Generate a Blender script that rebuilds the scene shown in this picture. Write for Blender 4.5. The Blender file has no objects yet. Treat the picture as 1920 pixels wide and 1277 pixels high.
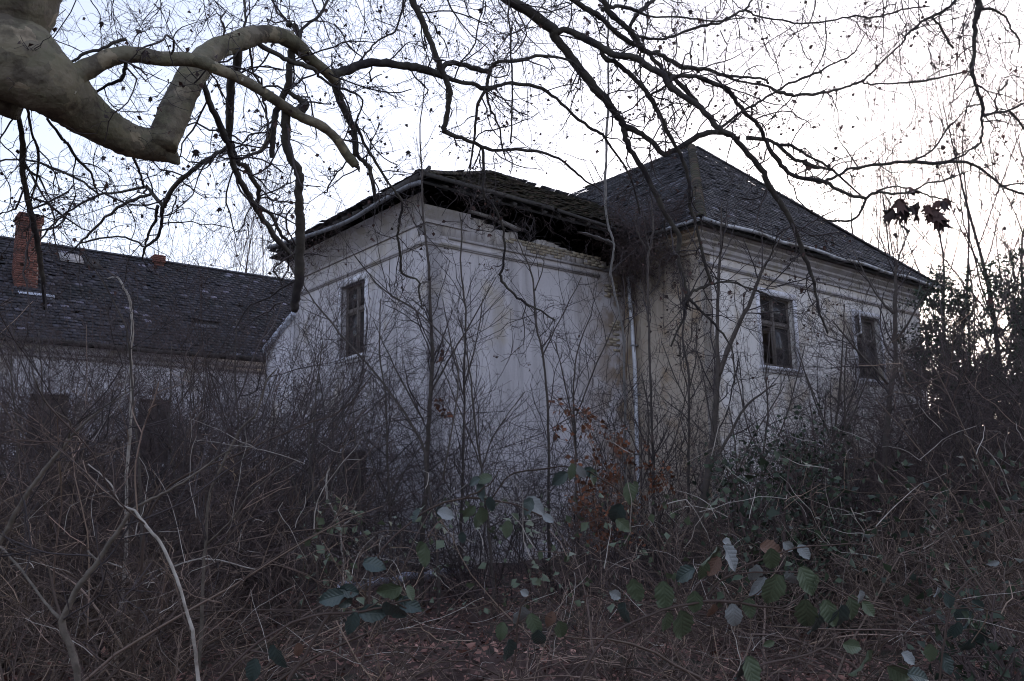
import bpy, math, random
import numpy as np
from mathutils import Vector, Matrix
rng = np.random.default_rng(7)
random.seed(7)
S = bpy.context.scene
# ------------------------------------------------------------------ camera
F, CX, CY, EYE = 1605.0, 960.0, 638.5, 1.6
PITCH, ROLL = math.radians(10.0), -math.atan(0.0178)
fwd = np.array([0, math.cos(PITCH), math.sin(PITCH)])
_r0 = np.array([1.0, 0, 0]); _u0 = np.cross(_r0, fwd)
right = _r0 * math.cos(ROLL) + _u0 * math.sin(ROLL)
up = -_r0 * math.sin(ROLL) + _u0 * math.cos(ROLL)
EYEP = np.array([0, 0, EYE])
cd = bpy.data.cameras.new("camera"); cam = bpy.data.objects.new("camera", cd)
S.collection.objects.link(cam)
m = Matrix.Identity(4)
for i in range(3):
    m[i][0] = right[i]; m[i][1] = up[i]; m[i][2] = -fwd[i]; m[i][3] = EYEP[i]
cam.matrix_world = m
cd.sensor_width = 36; cd.lens = F / 1920 * 36; cd.clip_end = 2000; cd.clip_start = 0.05
S.camera = cam
# ------------------------------------------------------------------ sky, sun, exposure
SUN_AZ, SUN_EL = math.radians(28.0), math.radians(10.0)      # azimuth clockwise from +Y
w = bpy.data.worlds.new("World"); S.world = w; w.use_nodes = True
nt = w.node_tree; nt.nodes.clear()
sky = nt.nodes.new("ShaderNodeTexSky"); sky.sky_type = 'NISHITA'; sky.sun_disc = False
sky.sun_elevation = SUN_EL; sky.sun_rotation = SUN_AZ
sky.air_density = 1.0; sky.dust_density = 2.0; sky.ozone_density = 1.5
hsv = nt.nodes.new("ShaderNodeHueSaturation"); hsv.inputs['Saturation'].default_value = 0.70
gam = nt.nodes.new('ShaderNodeGamma'); gam.inputs['Gamma'].default_value = 0.68
tint = nt.nodes.new("ShaderNodeMix"); tint.data_type = 'RGBA'; tint.blend_type = 'MULTIPLY'
tint.inputs[0].default_value = 1.0; tint.inputs[7].default_value = (0.95, 0.935, 1.05, 1)
bg = nt.nodes.new("ShaderNodeBackground"); bg.inputs['Strength'].default_value = 0.150
wo = nt.nodes.new("ShaderNodeOutputWorld")
nt.links.new(sky.outputs[0], hsv.inputs['Color']); nt.links.new(hsv.outputs[0], gam.inputs[0]); nt.links.new(gam.outputs[0], tint.inputs[6])
nt.links.new(tint.outputs[2], bg.inputs['Color']); nt.links.new(bg.outputs[0], wo.inputs['Surface'])
sl = bpy.data.lights.new("sun", 'SUN'); sl.energy = 0.6; sl.angle = math.radians(10); sl.color = (1.0, 0.93, 0.82)
so = bpy.data.objects.new("sun", sl); S.collection.objects.link(so)
sd = Vector((math.sin(SUN_AZ) * math.cos(SUN_EL), math.cos(SUN_AZ) * math.cos(SUN_EL), math.sin(SUN_EL)))
so.rotation_euler = (-sd).to_track_quat('-Z', 'Y').to_euler(); so.location = (10, 20, 30)
S.view_settings.view_transform = 'Standard'; S.view_settings.look = 'None'
S.view_settings.exposure = 2.05; S.view_settings.gamma = 1.0
S.cycles.filter_width = 1.05; S.cycles.max_bounces = 5; S.cycles.transparent_max_bounces = 6

# ------------------------------------------------------------------ picture <-> place
def ray(x, y):
    return fwd + right * ((x - CX) / F) + up * ((CY - y) / F)
def at(x, y, d):                       # point seen at (x, y) whose distance along the view axis is d
    return EYEP + ray(x, y) * d
def onplane(x, y, p0, n):
    d = ray(x, y); t = ((p0 - EYEP) @ n) / (d @ n); return EYEP + d * t
def proj(p):
    v = np.asarray(p) - EYEP; z = v @ fwd
    return CX + F * (v @ right) / z, CY - F * (v @ up) / z, z
def ground(x, dist):                   # ground point straight below image column x at horizontal distance
    r = ray(x, 900); r = r[:2] / np.linalg.norm(r[:2]); return np.array([r[0] * dist, r[1] * dist, 0.0])

# ------------------------------------------------------------------ materials
def mat(name, col, rough=0.85, c2=None, scale=6.0, c3=None, scale3=1.2, t3=(0.5, 0.6), bump=0.3, bscale=40, spec=0.3, rnd=None, detail=6, dist=0.02):
    M = bpy.data.materials.new(name); M.use_nodes = True; t = M.node_tree; N = t.nodes; L = t.links
    b = N["Principled BSDF"]; b.inputs['Roughness'].default_value = rough; b.inputs['Specular IOR Level'].default_value = spec
    tc = N.new("ShaderNodeTexCoord"); co = tc.outputs['Object']
    def rgb(c):
        n = N.new("ShaderNodeRGB"); n.outputs[0].default_value = (*c, 1); return n.outputs[0]
    cur = rgb(col)
    def mix(a, bb, f):
        n = N.new("ShaderNodeMix"); n.data_type = 'RGBA'; L.new(f, n.inputs[0]); L.new(a, n.inputs[6]); L.new(bb, n.inputs[7]); return n.outputs[2]
    def noise(s, lo, hi, det=detail):
        n = N.new("ShaderNodeTexNoise"); n.inputs['Scale'].default_value = s; n.inputs['Detail'].default_value = det
        n.inputs['Roughness'].default_value = 0.62; L.new(co, n.inputs['Vector'])
        r = N.new("ShaderNodeMapRange"); r.inputs[1].default_value = lo; r.inputs[2].default_value = hi; L.new(n.outputs[0], r.inputs[0]); return r.outputs[0]
    if c2: cur = mix(cur, rgb(c2), noise(scale, 0.4, 0.65))
    if c3: cur = mix(cur, rgb(c3), noise(scale3, *t3))
    if rnd:
        a = N.new("ShaderNodeAttribute"); a.attribute_name = "rnd"
        r = N.new("ShaderNodeValToRGB"); L.new(a.outputs['Fac'], r.inputs[0])
        e = r.color_ramp.elements
        e[0].position = rnd[0][0]; e[0].color = (*rnd[0][1], 1); e[1].position = rnd[-1][0]; e[1].color = (*rnd[-1][1], 1)
        for p, c in rnd[1:-1]:
            k = e.new(p); k.color = (*c, 1)
        n = N.new("ShaderNodeMix"); n.data_type = 'RGBA'; n.blend_type = 'MULTIPLY'; n.inputs[0].default_value = 1
        L.new(cur, n.inputs[6]); L.new(r.outputs[0], n.inputs[7]); cur = n.outputs[2]
    L.new(cur, b.inputs['Base Color'])
    if bump:
        n = N.new("ShaderNodeTexNoise"); n.inputs['Scale'].default_value = bscale; n.inputs['Detail'].default_value = 5; L.new(co, n.inputs['Vector'])
        bp = N.new("ShaderNodeBump"); bp.inputs['Strength'].default_value = bump; bp.inputs['Distance'].default_value = dist
        L.new(n.outputs[0], bp.inputs['Height']); L.new(bp.outputs[0], b.inputs['Normal'])
    M["nodes"] = 1
    return M
W1 = (1, 1, 1)
RT = [(0.0, (0.55, 0.5, 0.5)), (0.6, (1, 0.95, 0.95)), (0.9, (1.7, 1.6, 1.5)), (1.0, (3.4, 3.2, 3.0))]
M_twig = mat("dark twig bark", (0.055, 0.045, 0.047), 0.8, rnd=[(0, (.6, .6, .62)), (1, (1.3, 1.25, 1.25))], bump=0)
M_limb = mat("dark plane limb bark", (0.06, 0.052, 0.050), 0.9, (0.085, 0.078, 0.066), 9, (0.035, 0.03, 0.034), 3, bump=0.5, bscale=30)
M_plane = mat("plane tree bark", (0.19, 0.165, 0.13), 0.85, (0.14, 0.13, 0.09), 4, (0.10, 0.085, 0.068), 6, (0.5, 0.6), bump=0.9, bscale=18, detail=9)
def flakes(M):
    """plane bark: irregular plates of different age and tone, thin raised edges"""
    t = M.node_tree; N = t.nodes; L = t.links; b = N["Principled BSDF"]; tc = N.new("ShaderNodeTexCoord")
    nz = N.new("ShaderNodeTexNoise"); nz.inputs['Scale'].default_value = 7; nz.inputs['Detail'].default_value = 5; L.new(tc.outputs['Object'], nz.inputs['Vector'])
    va = N.new("ShaderNodeVectorMath"); va.operation = 'MULTIPLY_ADD'; L.new(nz.outputs['Color'], va.inputs[0]); va.inputs[1].default_value = (.28, .28, .28); L.new(tc.outputs['Object'], va.inputs[2])
    vo = N.new("ShaderNodeTexVoronoi"); vo.inputs['Scale'].default_value = 11; L.new(va.outputs[0], vo.inputs['Vector'])
    sp = N.new("ShaderNodeSeparateColor"); L.new(vo.outputs['Color'], sp.inputs[0])
    rp = N.new("ShaderNodeValToRGB"); L.new(sp.outputs[0], rp.inputs[0]); rp.color_ramp.interpolation = 'CONSTANT'; e = rp.color_ramp.elements
    e[0].color = (.72, .70, .66, 1); e[1].position = .93; e[1].color = (1.7, 1.6, 1.45, 1)
    for p_, c_ in ((.25, (.92, .95, .85)), (.5, (1.0, .98, .95)), (.75, (1.15, 1.12, 1.0))):
        k = e.new(p_); k.color = (*c_, 1)
    old = b.inputs['Base Color'].links[0].from_socket; mx = N.new("ShaderNodeMix"); mx.data_type = 'RGBA'; mx.blend_type = 'MULTIPLY'; mx.inputs[0].default_value = .8
    L.new(old, mx.inputs[6]); L.new(rp.outputs[0], mx.inputs[7]); L.new(mx.outputs[2], b.inputs['Base Color'])
    ob = b.inputs['Normal'].links[0].from_node; bp = N.new("ShaderNodeBump"); bp.inputs['Strength'].default_value = .5; bp.inputs['Distance'].default_value = .02
    L.new(sp.outputs[0], bp.inputs['Height']); L.new(ob.outputs[0], bp.inputs['Normal']); L.new(bp.outputs[0], b.inputs['Normal'])
flakes(M_plane)
M_peel = mat("pale peeled bark", (0.42, 0.38, 0.31), 0.8, (0.3, 0.26, 0.2), 20, bump=0.2)
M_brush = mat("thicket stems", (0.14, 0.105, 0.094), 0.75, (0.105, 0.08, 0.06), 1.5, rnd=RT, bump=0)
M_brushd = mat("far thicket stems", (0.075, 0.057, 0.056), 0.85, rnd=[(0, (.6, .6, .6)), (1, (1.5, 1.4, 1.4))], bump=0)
M_sap = mat("sapling bark", (0.10, 0.082, 0.075), 0.8, (0.065, 0.055, 0.05), 12, bump=0.3, bscale=60)
M_pale = mat("bare pale wood", (0.42, 0.38, 0.35), 0.6, (0.2, 0.17, 0.15), 14, bump=0.3, bscale=50)
M_leaf = mat("dry hanging leaf", (0.05, 0.036, 0.034), 0.7, rnd=[(0, (.7, .7, .75)), (1, (1.8, 1.3, 1.2))], bump=0.2)
M_litter = mat("fallen leaves", (0.20, 0.125, 0.105), 0.65, rnd=[(0, (.35, .3, .3)), (0.6, (1, .8, .8)), (0.93, (1.7, 1.4, 1.3)), (1, (3, 2.8, 2.7))], bump=0)
M_orange = mat("rust brown dead leaves", (0.16, 0.068, 0.038), 0.7, rnd=[(0, (.5, .5, .5)), (1, (1.5, 1.3, 1.2))], bump=0)
M_green = mat("bramble leaf green", (0.085, 0.105, 0.062), 0.5, (0.06, 0.08, 0.05), 30, bump=0.5, bscale=70, spec=0.5, dist=0.004)
M_teal = mat("bramble leaf blue green", (0.045, 0.062, 0.054), 0.42, (0.025, 0.042, 0.045), 30, bump=0.5, bscale=70, spec=0.55, dist=0.004)
M_silver = mat("bramble leaf pale underside", (0.27, 0.285, 0.30), 0.6, (0.19, 0.2, 0.2), 40, bump=0.5, bscale=90, dist=0.004)
M_rust = mat("bramble leaf rusty", (0.17, 0.095, 0.072), 0.6, (0.10, 0.065, 0.05), 30, bump=0.5, bscale=70)
M_ever = mat("evergreen foliage", (0.032, 0.045, 0.030), 0.55, rnd=[(0, (.5, .5, .6)), (1, (1.5, 1.5, 1.3))], bump=0)
M_soil = mat("woodland soil", (0.065, 0.04, 0.036), 0.95, (0.09, 0.055, 0.047), 4, (0.045, 0.04, 0.03), 0.7, bump=0.8, bscale=15)
M_tile = mat("dark slate tile", (0.034, 0.032, 0.041), 0.7, (0.056, 0.052, 0.060), 7, (0.045, 0.045, 0.05), 1.4,
             rnd=[(0, (.55, .55, .6)), (.85, (1.25, 1.22, 1.2)), (.96, (2.0, 2.0, 2.0)), (1, (5, 5, 5))], bump=0.3, spec=0.5)
M_mtile = mat("mossy tile", (0.045, 0.04, 0.036), 0.9, (0.045, 0.045, 0.026), 5, (0.075, 0.055, 0.045), 3,
              rnd=[(0, (.6, .6, .6)), (1, (1.5, 1.4, 1.3))], bump=0.6, bscale=60)
M_deck = mat("roof boarding", (0.03, 0.027, 0.027), 0.95, bump=0.2)
M_wood = mat("weathered dark timber", (0.032, 0.028, 0.027), 0.85, (0.06, 0.052, 0.048), 12, bump=0.4, bscale=50)
M_board = mat("pale weathered board", (0.38, 0.36, 0.36), 0.8, (0.2, 0.18, 0.18), 6, bump=0.4)
M_frame = mat("brown window timber", (0.10, 0.08, 0.072), 0.75, (0.16, 0.14, 0.13), 20, bump=0.3)
M_white = mat("white painted surround", (0.74, 0.72, 0.78), 0.8, (0.48, 0.46, 0.49), 9, (0.33, 0.31, 0.32), 4, (0.58, 0.68), bump=0.4)
M_zinc = mat("weathered zinc", (0.40, 0.41, 0.45), 0.45, (0.2, 0.2, 0.22), 5, (0.10, 0.09, 0.085), 1.6, (0.48, 0.56), bump=0.2, spec=0.6)
M_dzinc = mat("dark stained zinc", (0.17, 0.17, 0.19), 0.6, (0.10, 0.095, 0.10), 6, (0.24, 0.24, 0.26), 2, (0.6, 0.66), bump=0.2)
M_pipe = mat("pale galvanised downpipe", (0.55, 0.56, 0.62), 0.4, (0.42, 0.42, 0.46), 6, (0.2, 0.19, 0.18), 3, (0.6, 0.66), bump=0.1, spec=0.6)
M_tile2 = mat("darkened far slate", (0.026, 0.024, 0.032), 0.7, (0.042, 0.038, 0.048), 7, (0.018, 0.018, 0.022), 1.0, rnd=[(0, (.6, .6, .65)), (.85, (1.25, 1.22, 1.2)), (.965, (2.0, 2.0, 2.0)), (1, (8, 8, 8))], bump=0.3, spec=0.4)  # same slate, colour darkened to offset the frontal light on the far roof
M_brick = mat("plastered brick", (0.40, 0.36, 0.30), 0.9, (0.30, 0.24, 0.19), 6, rnd=[(0, (.7, .68, .66)), (1, (1.15, 1.12, 1.05))], bump=0.6, bscale=50)
M_rbrick = mat("red chimney brick", (0.20, 0.085, 0.068), 0.9, (0.14, 0.065, 0.055), 8, rnd=[(0, (.6, .6, .6)), (1, (1.3, 1.25, 1.2))], bump=0.5)
M_mortar = mat("old mortar", (0.30, 0.25, 0.23), 0.95, (0.2, 0.16, 0.15), 8, bump=0.5)
M_plastic = mat("faded blue white sheet", (0.55, 0.57, 0.68), 0.4, (0.35, 0.36, 0.42), 5, bump=0.3)
M_curtain = mat("grey brown curtain", (0.13, 0.11, 0.10), 0.9, (0.09, 0.075, 0.07), 5, bump=0.3, bscale=30)
def glass():
    M = mat("dusty window glass", (0.035, 0.032, 0.036), 0.12, (0.08, 0.072, 0.07), 6, bump=0.08, bscale=5, spec=0.6)
    b = M.node_tree.nodes["Principled BSDF"]; b.inputs['Alpha'].default_value = 0.70
    return M
M_glass = glass()
def veins(M):
    t = M.node_tree; N = t.nodes; L = t.links; tc = N.new("ShaderNodeTexCoord"); sp = N.new("ShaderNodeSeparateXYZ"); L.new(tc.outputs['Object'], sp.inputs[0])
    def mth(op, a, b=None):
        n = N.new("ShaderNodeMath"); n.operation = op
        for i, v in enumerate((a, b)):
            if v is None: continue
            if isinstance(v, (int, float)): n.inputs[i].default_value = v
            else: L.new(v, n.inputs[i])
        return n.outputs[0]
    ax = mth('ABSOLUTE', sp.outputs[0]); v = mth('SUBTRACT', sp.outputs[1], mth('MULTIPLY', ax, 0.9)); side = mth('POWER', mth('ABSOLUTE', mth('SINE', mth('MULTIPLY', v, 20.0))), 0.35)
    mid = mth('MINIMUM', mth('MULTIPLY', ax, 30.0), 1.0); h = mth('MULTIPLY', side, mid)
    bp = N.new("ShaderNodeBump"); bp.inputs['Strength'].default_value = 0.22; bp.inputs['Distance'].default_value = 0.015; L.new(h, bp.inputs['Height'])
    b = N["Principled BSDF"]; L.new(bp.outputs[0], b.inputs['Normal'])
    old = b.inputs['Base Color'].links[0].from_socket; mx = N.new("ShaderNodeMix"); mx.data_type = 'RGBA'; mx.blend_type = 'MULTIPLY'; mx.inputs[0].default_value = 1
    r = N.new("ShaderNodeMapRange"); r.inputs[3].default_value = 1.1; r.inputs[4].default_value = 0.99; L.new(h, r.inputs[0]); L.new(old, mx.inputs[6]); L.new(r.outputs[0], mx.inputs[7]); L.new(mx.outputs[2], b.inputs['Base Color'])
for M_ in (M_green, M_teal, M_silver, M_rust): veins(M_)
M_stem = mat("lit shrub stem", (0.14, 0.115, 0.098), 0.7, (0.075, 0.062, 0.052), 22, bump=0.4, bscale=70)  # bark tone lightened so these stems look lit
# wall plaster: streaks of damp that run down from the eaves, blotches, fine cracks
def plaster(name, base, pale, stain, brown, bscale=1.0, bt=(0.52, 0.62), streak=(0.5, 0.68), zmask=None, zone=False):
    M = bpy.data.materials.new(name); M.use_nodes = True; t = M.node_tree; N = t.nodes; L = t.links
    b = N["Principled BSDF"]; b.inputs['Roughness'].default_value = 0.92; b.inputs['Specular IOR Level'].default_value = 0.2
    tc = N.new("ShaderNodeTexCoord"); geo = N.new("ShaderNodeNewGeometry"); co = tc.outputs['Object']
    def rgb(c):
        n = N.new("ShaderNodeRGB"); n.outputs[0].default_value = (*c, 1); return n.outputs[0]
    def noise(s, lo, hi, vec=None, rough=0.6, det=8):
        n = N.new("ShaderNodeTexNoise"); n.inputs['Scale'].default_value = s; n.inputs['Detail'].default_value = det
        n.inputs['Roughness'].default_value = rough; L.new(vec or co, n.inputs['Vector'])
        r = N.new("ShaderNodeMapRange"); r.inputs[1].default_value = lo; r.inputs[2].default_value = hi; L.new(n.outputs[0], r.inputs[0]); return r.outputs[0]
    def mix(a, bb, f):
        n = N.new("ShaderNodeMix"); n.data_type = 'RGBA'; L.new(f, n.inputs[0]); L.new(a, n.inputs[6]); L.new(bb, n.inputs[7]); return n.outputs[2]
    def mul(a, k):
        n = N.new("ShaderNodeMath"); n.operation = 'MULTIPLY'; L.new(a, n.inputs[0])
        if isinstance(k, float): n.inputs[1].default_value = k
        else: L.new(k, n.inputs[1])
        return n.outputs[0]
    cur = mix(rgb(base), rgb(pale), noise(0.7, 0.35, 0.65))
    mp = N.new("ShaderNodeMapping"); mp.inputs['Scale'].default_value = (2.2, 2.2, 0.22); L.new(co, mp.inputs['Vector'])
    cur = mix(cur, rgb(stain), mul(noise(1.0, streak[0], streak[1], mp.outputs[0]), 0.75))
    sep = N.new("ShaderNodeSeparateXYZ"); L.new(co, sep.inputs[0])
    zr = N.new("ShaderNodeMapRange"); zr.inputs[1].default_value = 7.0; zr.inputs[2].default_value = 8.3; L.new(sep.outputs[2], zr.inputs[0])
    zl = N.new("ShaderNodeMapRange"); zl.inputs[1].default_value = 2.2; zl.inputs[2].default_value = 0.0; L.new(sep.outputs[2], zl.inputs[0])
    br = noise(bscale, bt[0], bt[1])
    ad = N.new("ShaderNodeMath"); ad.operation = 'MAXIMUM'; L.new(br, ad.inputs[0]); L.new(mul(zr.outputs[0], noise(2.5, 0.35, 0.6)), ad.inputs[1])
    ad2 = N.new("ShaderNodeMath"); ad2.operation = 'MAXIMUM'; L.new(ad.outputs[0], ad2.inputs[0]); L.new(mul(zl.outputs[0], noise(1.6, 0.4, 0.6)), ad2.inputs[1])
    cur = mix(cur, rgb(brown), mul(ad2.outputs[0], 0.8))
    cur = mix(cur, rgb(tuple(c * 0.62 for c in base)), mul(noise(14.0, 0.58, 0.72, rough=0.7), 0.6))
    if zone:                                 # damp, ochre-brown end of the right face beside the inner corner
        dt = N.new("ShaderNodeVectorMath"); dt.operation = 'DOT_PRODUCT'; L.new(co, dt.inputs[0]); dt.inputs[1].default_value = (0.77296, 0.63446, 0)
        zr2 = N.new("ShaderNodeMapRange"); zr2.inputs[1].default_value = 4.4; zr2.inputs[2].default_value = 6.2; L.new(dt.outputs['Value'], zr2.inputs[0])
        cur = mix(cur, rgb((0.22, 0.165, 0.125)), mul(zr2.outputs[0], noise(1.8, 0.36, 0.56)))
    vo = N.new("ShaderNodeTexVoronoi"); vo.feature = 'DISTANCE_TO_EDGE'; vo.inputs['Scale'].default_value = 0.8
    nz = N.new("ShaderNodeTexNoise"); nz.inputs['Scale'].default_value = 3; nz.inputs['Detail'].default_value = 6; L.new(co, nz.inputs['Vector'])
    va = N.new("ShaderNodeVectorMath"); va.operation = 'MULTIPLY_ADD'; L.new(nz.outputs['Color'], va.inputs[0]); va.inputs[1].default_value = (1.2, 1.2, 1.2); L.new(co, va.inputs[2]); L.new(va.outputs[0], vo.inputs['Vector'])
    cr = N.new("ShaderNodeMapRange"); cr.inputs[1].default_value = 0.012; cr.inputs[2].default_value = 0.0; L.new(vo.outputs['Distance'], cr.inputs[0])
    cur = mix(cur, rgb(tuple(c * 0.4 for c in base)), mul(mul(cr.outputs[0], noise(0.5, 0.5, 0.6)), 0.8))
    L.new(cur, b.inputs['Base Color'])
    n = N.new("ShaderNodeTexNoise"); n.inputs['Scale'].default_value = 9; n.inputs['Detail'].default_value = 9; n.inputs['Roughness'].default_value = 0.65; L.new(co, n.inputs['Vector'])
    bp = N.new("ShaderNodeBump"); bp.inputs['Strength'].default_value = 0.5; bp.inputs['Distance'].default_value = 0.03
    L.new(n.outputs[0], bp.inputs['Height']); L.new(bp.outputs[0], b.inputs['Normal'])
    return M
M_wallA = plaster("lavender grey plaster", (0.50, 0.468, 0.495), (0.56, 0.53, 0.56), (0.29, 0.27, 0.28), (0.40, 0.345, 0.28), bscale=0.55, bt=(0.55, 0.66), streak=(0.47, 0.66), zone=True)
M_wallB = plaster("grey beige plaster", (0.62, 0.575, 0.56), (0.68, 0.64, 0.63), (0.44, 0.40, 0.375), (0.40, 0.33, 0.26), bscale=0.8, streak=(0.47, 0.68))
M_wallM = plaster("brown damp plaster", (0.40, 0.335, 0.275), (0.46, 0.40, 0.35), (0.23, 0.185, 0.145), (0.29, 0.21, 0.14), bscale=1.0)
M_wallC = plaster("pale far plaster", (0.58, 0.55, 0.59), (0.64, 0.61, 0.64), (0.30, 0.27, 0.27), (0.3, 0.26, 0.22), bscale=0.9)
M_trim = plaster("stone coloured moulding", (0.38, 0.35, 0.37), (0.46, 0.43, 0.46), (0.27, 0.25, 0.25), (0.28, 0.25, 0.21), bscale=1.5)

# ------------------------------------------------------------------ mesh helpers
col = S.collection
LOC = {}
def link_mesh(name, V, Q, material, parent=None, loc=None, rnd=None, tris=None, smooth=False):
    V = np.asarray(V, dtype=np.float64).reshape(-1, 3)
    if loc is None: loc = LOC.get(parent.name, (0, 0, 0)) if parent is not None else (0, 0, 0)
    loc = np.array(list(loc)); me = bpy.data.meshes.new(name)
    V = V - loc
    nq = 0 if Q is None else len(Q); ntv = 0 if tris is None else len(tris)
    me.vertices.add(len(V)); me.vertices.foreach_set("co", V.ravel())
    loops = []; starts = []; tot = 0
    if nq: loops.append(np.asarray(Q, dtype=np.int32).ravel()); starts.append(np.arange(nq, dtype=np.int32) * 4); tot = nq * 4
    if ntv: loops.append(np.asarray(tris, dtype=np.int32).ravel()); starts.append(tot + np.arange(ntv, dtype=np.int32) * 3)
    loops = np.concatenate(loops); starts = np.concatenate(starts)
    me.loops.add(len(loops)); me.loops.foreach_set("vertex_index", loops)
    me.polygons.add(len(starts)); me.polygons.foreach_set("loop_start", starts)
    if smooth: me.polygons.foreach_set("use_smooth", np.ones(len(starts), dtype=bool))
    if rnd is not None:
        a = me.attributes.new("rnd", 'FLOAT', 'POINT'); a.data.foreach_set("value", np.asarray(rnd, dtype=np.float32))
    me.update(calc_edges=True)
    me.materials.append(material)
    o = bpy.data.objects.new(name, me); col.objects.link(o); LOC[o.name] = tuple(loc)
    if parent is not None: o.parent = parent
    if parent is None: o.location = Vector(loc)
    return o
def tag(o, label=None, cat=None, group=None, kind=None):
    if label: o["label"] = label
    if cat: o["category"] = cat
    if group: o["group"] = group
    if kind: o["kind"] = kind
    return o
def empty(name, loc, label, cat, group=None):
    o = bpy.data.objects.new(name, None); col.objects.link(o); o.location = Vector(loc); LOC[o.name] = tuple(float(c) for c in loc)
    o.empty_display_size = 0.2
    return tag(o, label, cat, group)
class MB:
    def __init__(s): s.V = []; s.Q = []; s.R = []
    def box8(s, P, r=0.5):
        k = len(s.V); s.V += [tuple(p) for p in P]; s.R += [r] * 8
        s.Q += [(k, k+1, k+3, k+2), (k+4, k+6, k+7, k+5), (k, k+4, k+5, k+1), (k+2, k+3, k+7, k+6), (k, k+2, k+6, k+4), (k+1, k+5, k+7, k+3)]
    def box(s, f, a0, a1, b0, b1, z0, z1, r=0.5):
        s.box8([f(a, b, z) for a in (a0, a1) for b in (b0, b1) for z in (z0, z1)], r)
    def quad(s, P, r=0.5):
        k = len(s.V); s.V += [tuple(p) for p in P]; s.R += [r] * 4; s.Q.append((k, k+1, k+2, k+3))
    def beam(s, p, q, wdt, hgt, upv=(0, 0, 1), r=0.5):
        p = np.array(p, float); q = np.array(q, float); t = q - p; t /= np.linalg.norm(t)
        n = np.cross(t, upv); n /= np.linalg.norm(n); u = np.cross(n, t)
        s.box8([c + n * x * wdt / 2 + u * y * hgt / 2 for c in (p, q) for x in (-1, 1) for y in (-1, 1)], r)
    def build(s, name, material, parent=None, **k):
        return link_mesh(name, s.V, s.Q, material, parent, rnd=s.R, **k)
def tubes(paths, radii, sides=3, rnd=None, base=0):
    """paths (B,N,3), radii (B,N) -> verts, quads, rnd per vertex"""
    B, N, _ = paths.shape
    T = np.gradient(paths, axis=1); T /= np.linalg.norm(T, axis=2, keepdims=True) + 1e-9
    ref = np.where(np.abs(T[:, :1, 2:3]) > 0.8, np.array([[[1.0, 0, 0]]]), np.array([[[0, 0, 1.0]]])) * np.ones((B, N, 1))
    X = np.cross(T, ref); X /= np.linalg.norm(X, axis=2, keepdims=True) + 1e-9
    Y = np.cross(T, X)
    an = np.arange(sides) * 2 * math.pi / sides
    V = paths[:, :, None, :] + radii[:, :, None, None] * (X[:, :, None, :] * np.cos(an)[None, None, :, None] + Y[:, :, None, :] * np.sin(an)[None, None, :, None])
    idx = (np.arange(B * N * sides) + base).reshape(B, N, sides)
    a = idx[:, :-1, :]; b = idx[:, 1:, :]
    Q = np.stack([a, np.roll(a, -1, 2), np.roll(b, -1, 2), b], -1).reshape(-1, 4)
    if rnd is None: rnd = rng.random(B)
    R = np.repeat(rnd, N * sides)
    return V.reshape(-1, 3), Q, R
class Acc:
    def __init__(s): s.V = []; s.Q = []; s.R = []; s.n = 0
    def add(s, paths, radii, sides=3, rnd=None):
        if len(paths) == 0: return
        V, Q, R = tubes(paths, radii, sides, rnd, s.n); s.V.append(V); s.Q.append(Q); s.R.append(R); s.n += len(V)
    def raw(s, V, Q, R):
        s.V.append(V); s.Q.append(Q + s.n); s.R.append(R); s.n += len(V)
    def build(s, name, material, parent=None, **k):
        return link_mesh(name, np.concatenate(s.V), np.concatenate(s.Q), material, parent, rnd=np.concatenate(s.R), **k)
def walk(P0, D0, L, n, wig, bend, r0, r1, kink=0.0):
    """random walks: P0 (B,3), D0 (B,3), L (B,), bend = (B,3) or (3,) pull per step"""
    B = len(P0); P = np.empty((B, n, 3)); P[:, 0] = P0; D = D0 / (np.linalg.norm(D0, axis=1, keepdims=True) + 1e-9)
    st = (L / (n - 1))[:, None]
    for i in range(1, n):
        D = D + rng.normal(0, wig, (B, 3)) + bend
        if kink: D = D + rng.normal(0, 1, (B, 3)) * (rng.random((B, 1)) < kink) * 0.7
        D /= np.linalg.norm(D, axis=1, keepdims=True) + 1e-9
        P[:, i] = P[:, i-1] + D * st
    t = np.linspace(0, 1, n)[None, :]
    R = r0[:, None] * (1 - t) + r1[:, None] * t
    return P, R
def kids(P, R, k, t0, L, ang, n, wig, bend, shrink=0.6, rmin=0.0015, kink=0.0, t1=1.0, lvar=0.5):
    """k children on each parent"""
    B, N, _ = P.shape
    t = rng.uniform(t0, t1, (B, k)) * (N - 1); i = np.minimum(t.astype(int), N - 2); f = (t - i)[..., None]
    bi = np.arange(B)[:, None]
    p = P[bi, i] * (1 - f) + P[bi, i+1] * f; T = P[bi, i+1] - P[bi, i]; T /= np.linalg.norm(T, axis=2, keepdims=True) + 1e-9
    r = (R[bi, i] * (1 - f[..., 0]) + R[bi, i+1] * f[..., 0]) * shrink
    v = rng.normal(0, 1, (B, k, 3)); v -= (v * T).sum(-1, keepdims=True) * T; v /= np.linalg.norm(v, axis=2, keepdims=True) + 1e-9
    a = rng.normal(ang, 0.25, (B, k, 1)); D = T * np.cos(a) + v * np.sin(a)
    Lk = (np.broadcast_to(np.asarray(L, float), (B,))[:, None] * rng.uniform(1 - lvar, 1 + lvar, (B, k))).ravel()
    r = np.maximum(r.ravel(), rmin)
    return walk(p.reshape(-1, 3), D.reshape(-1, 3), Lk, n, wig, bend, r, np.maximum(r * 0.4, rmin * 0.8), kink)
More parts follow.
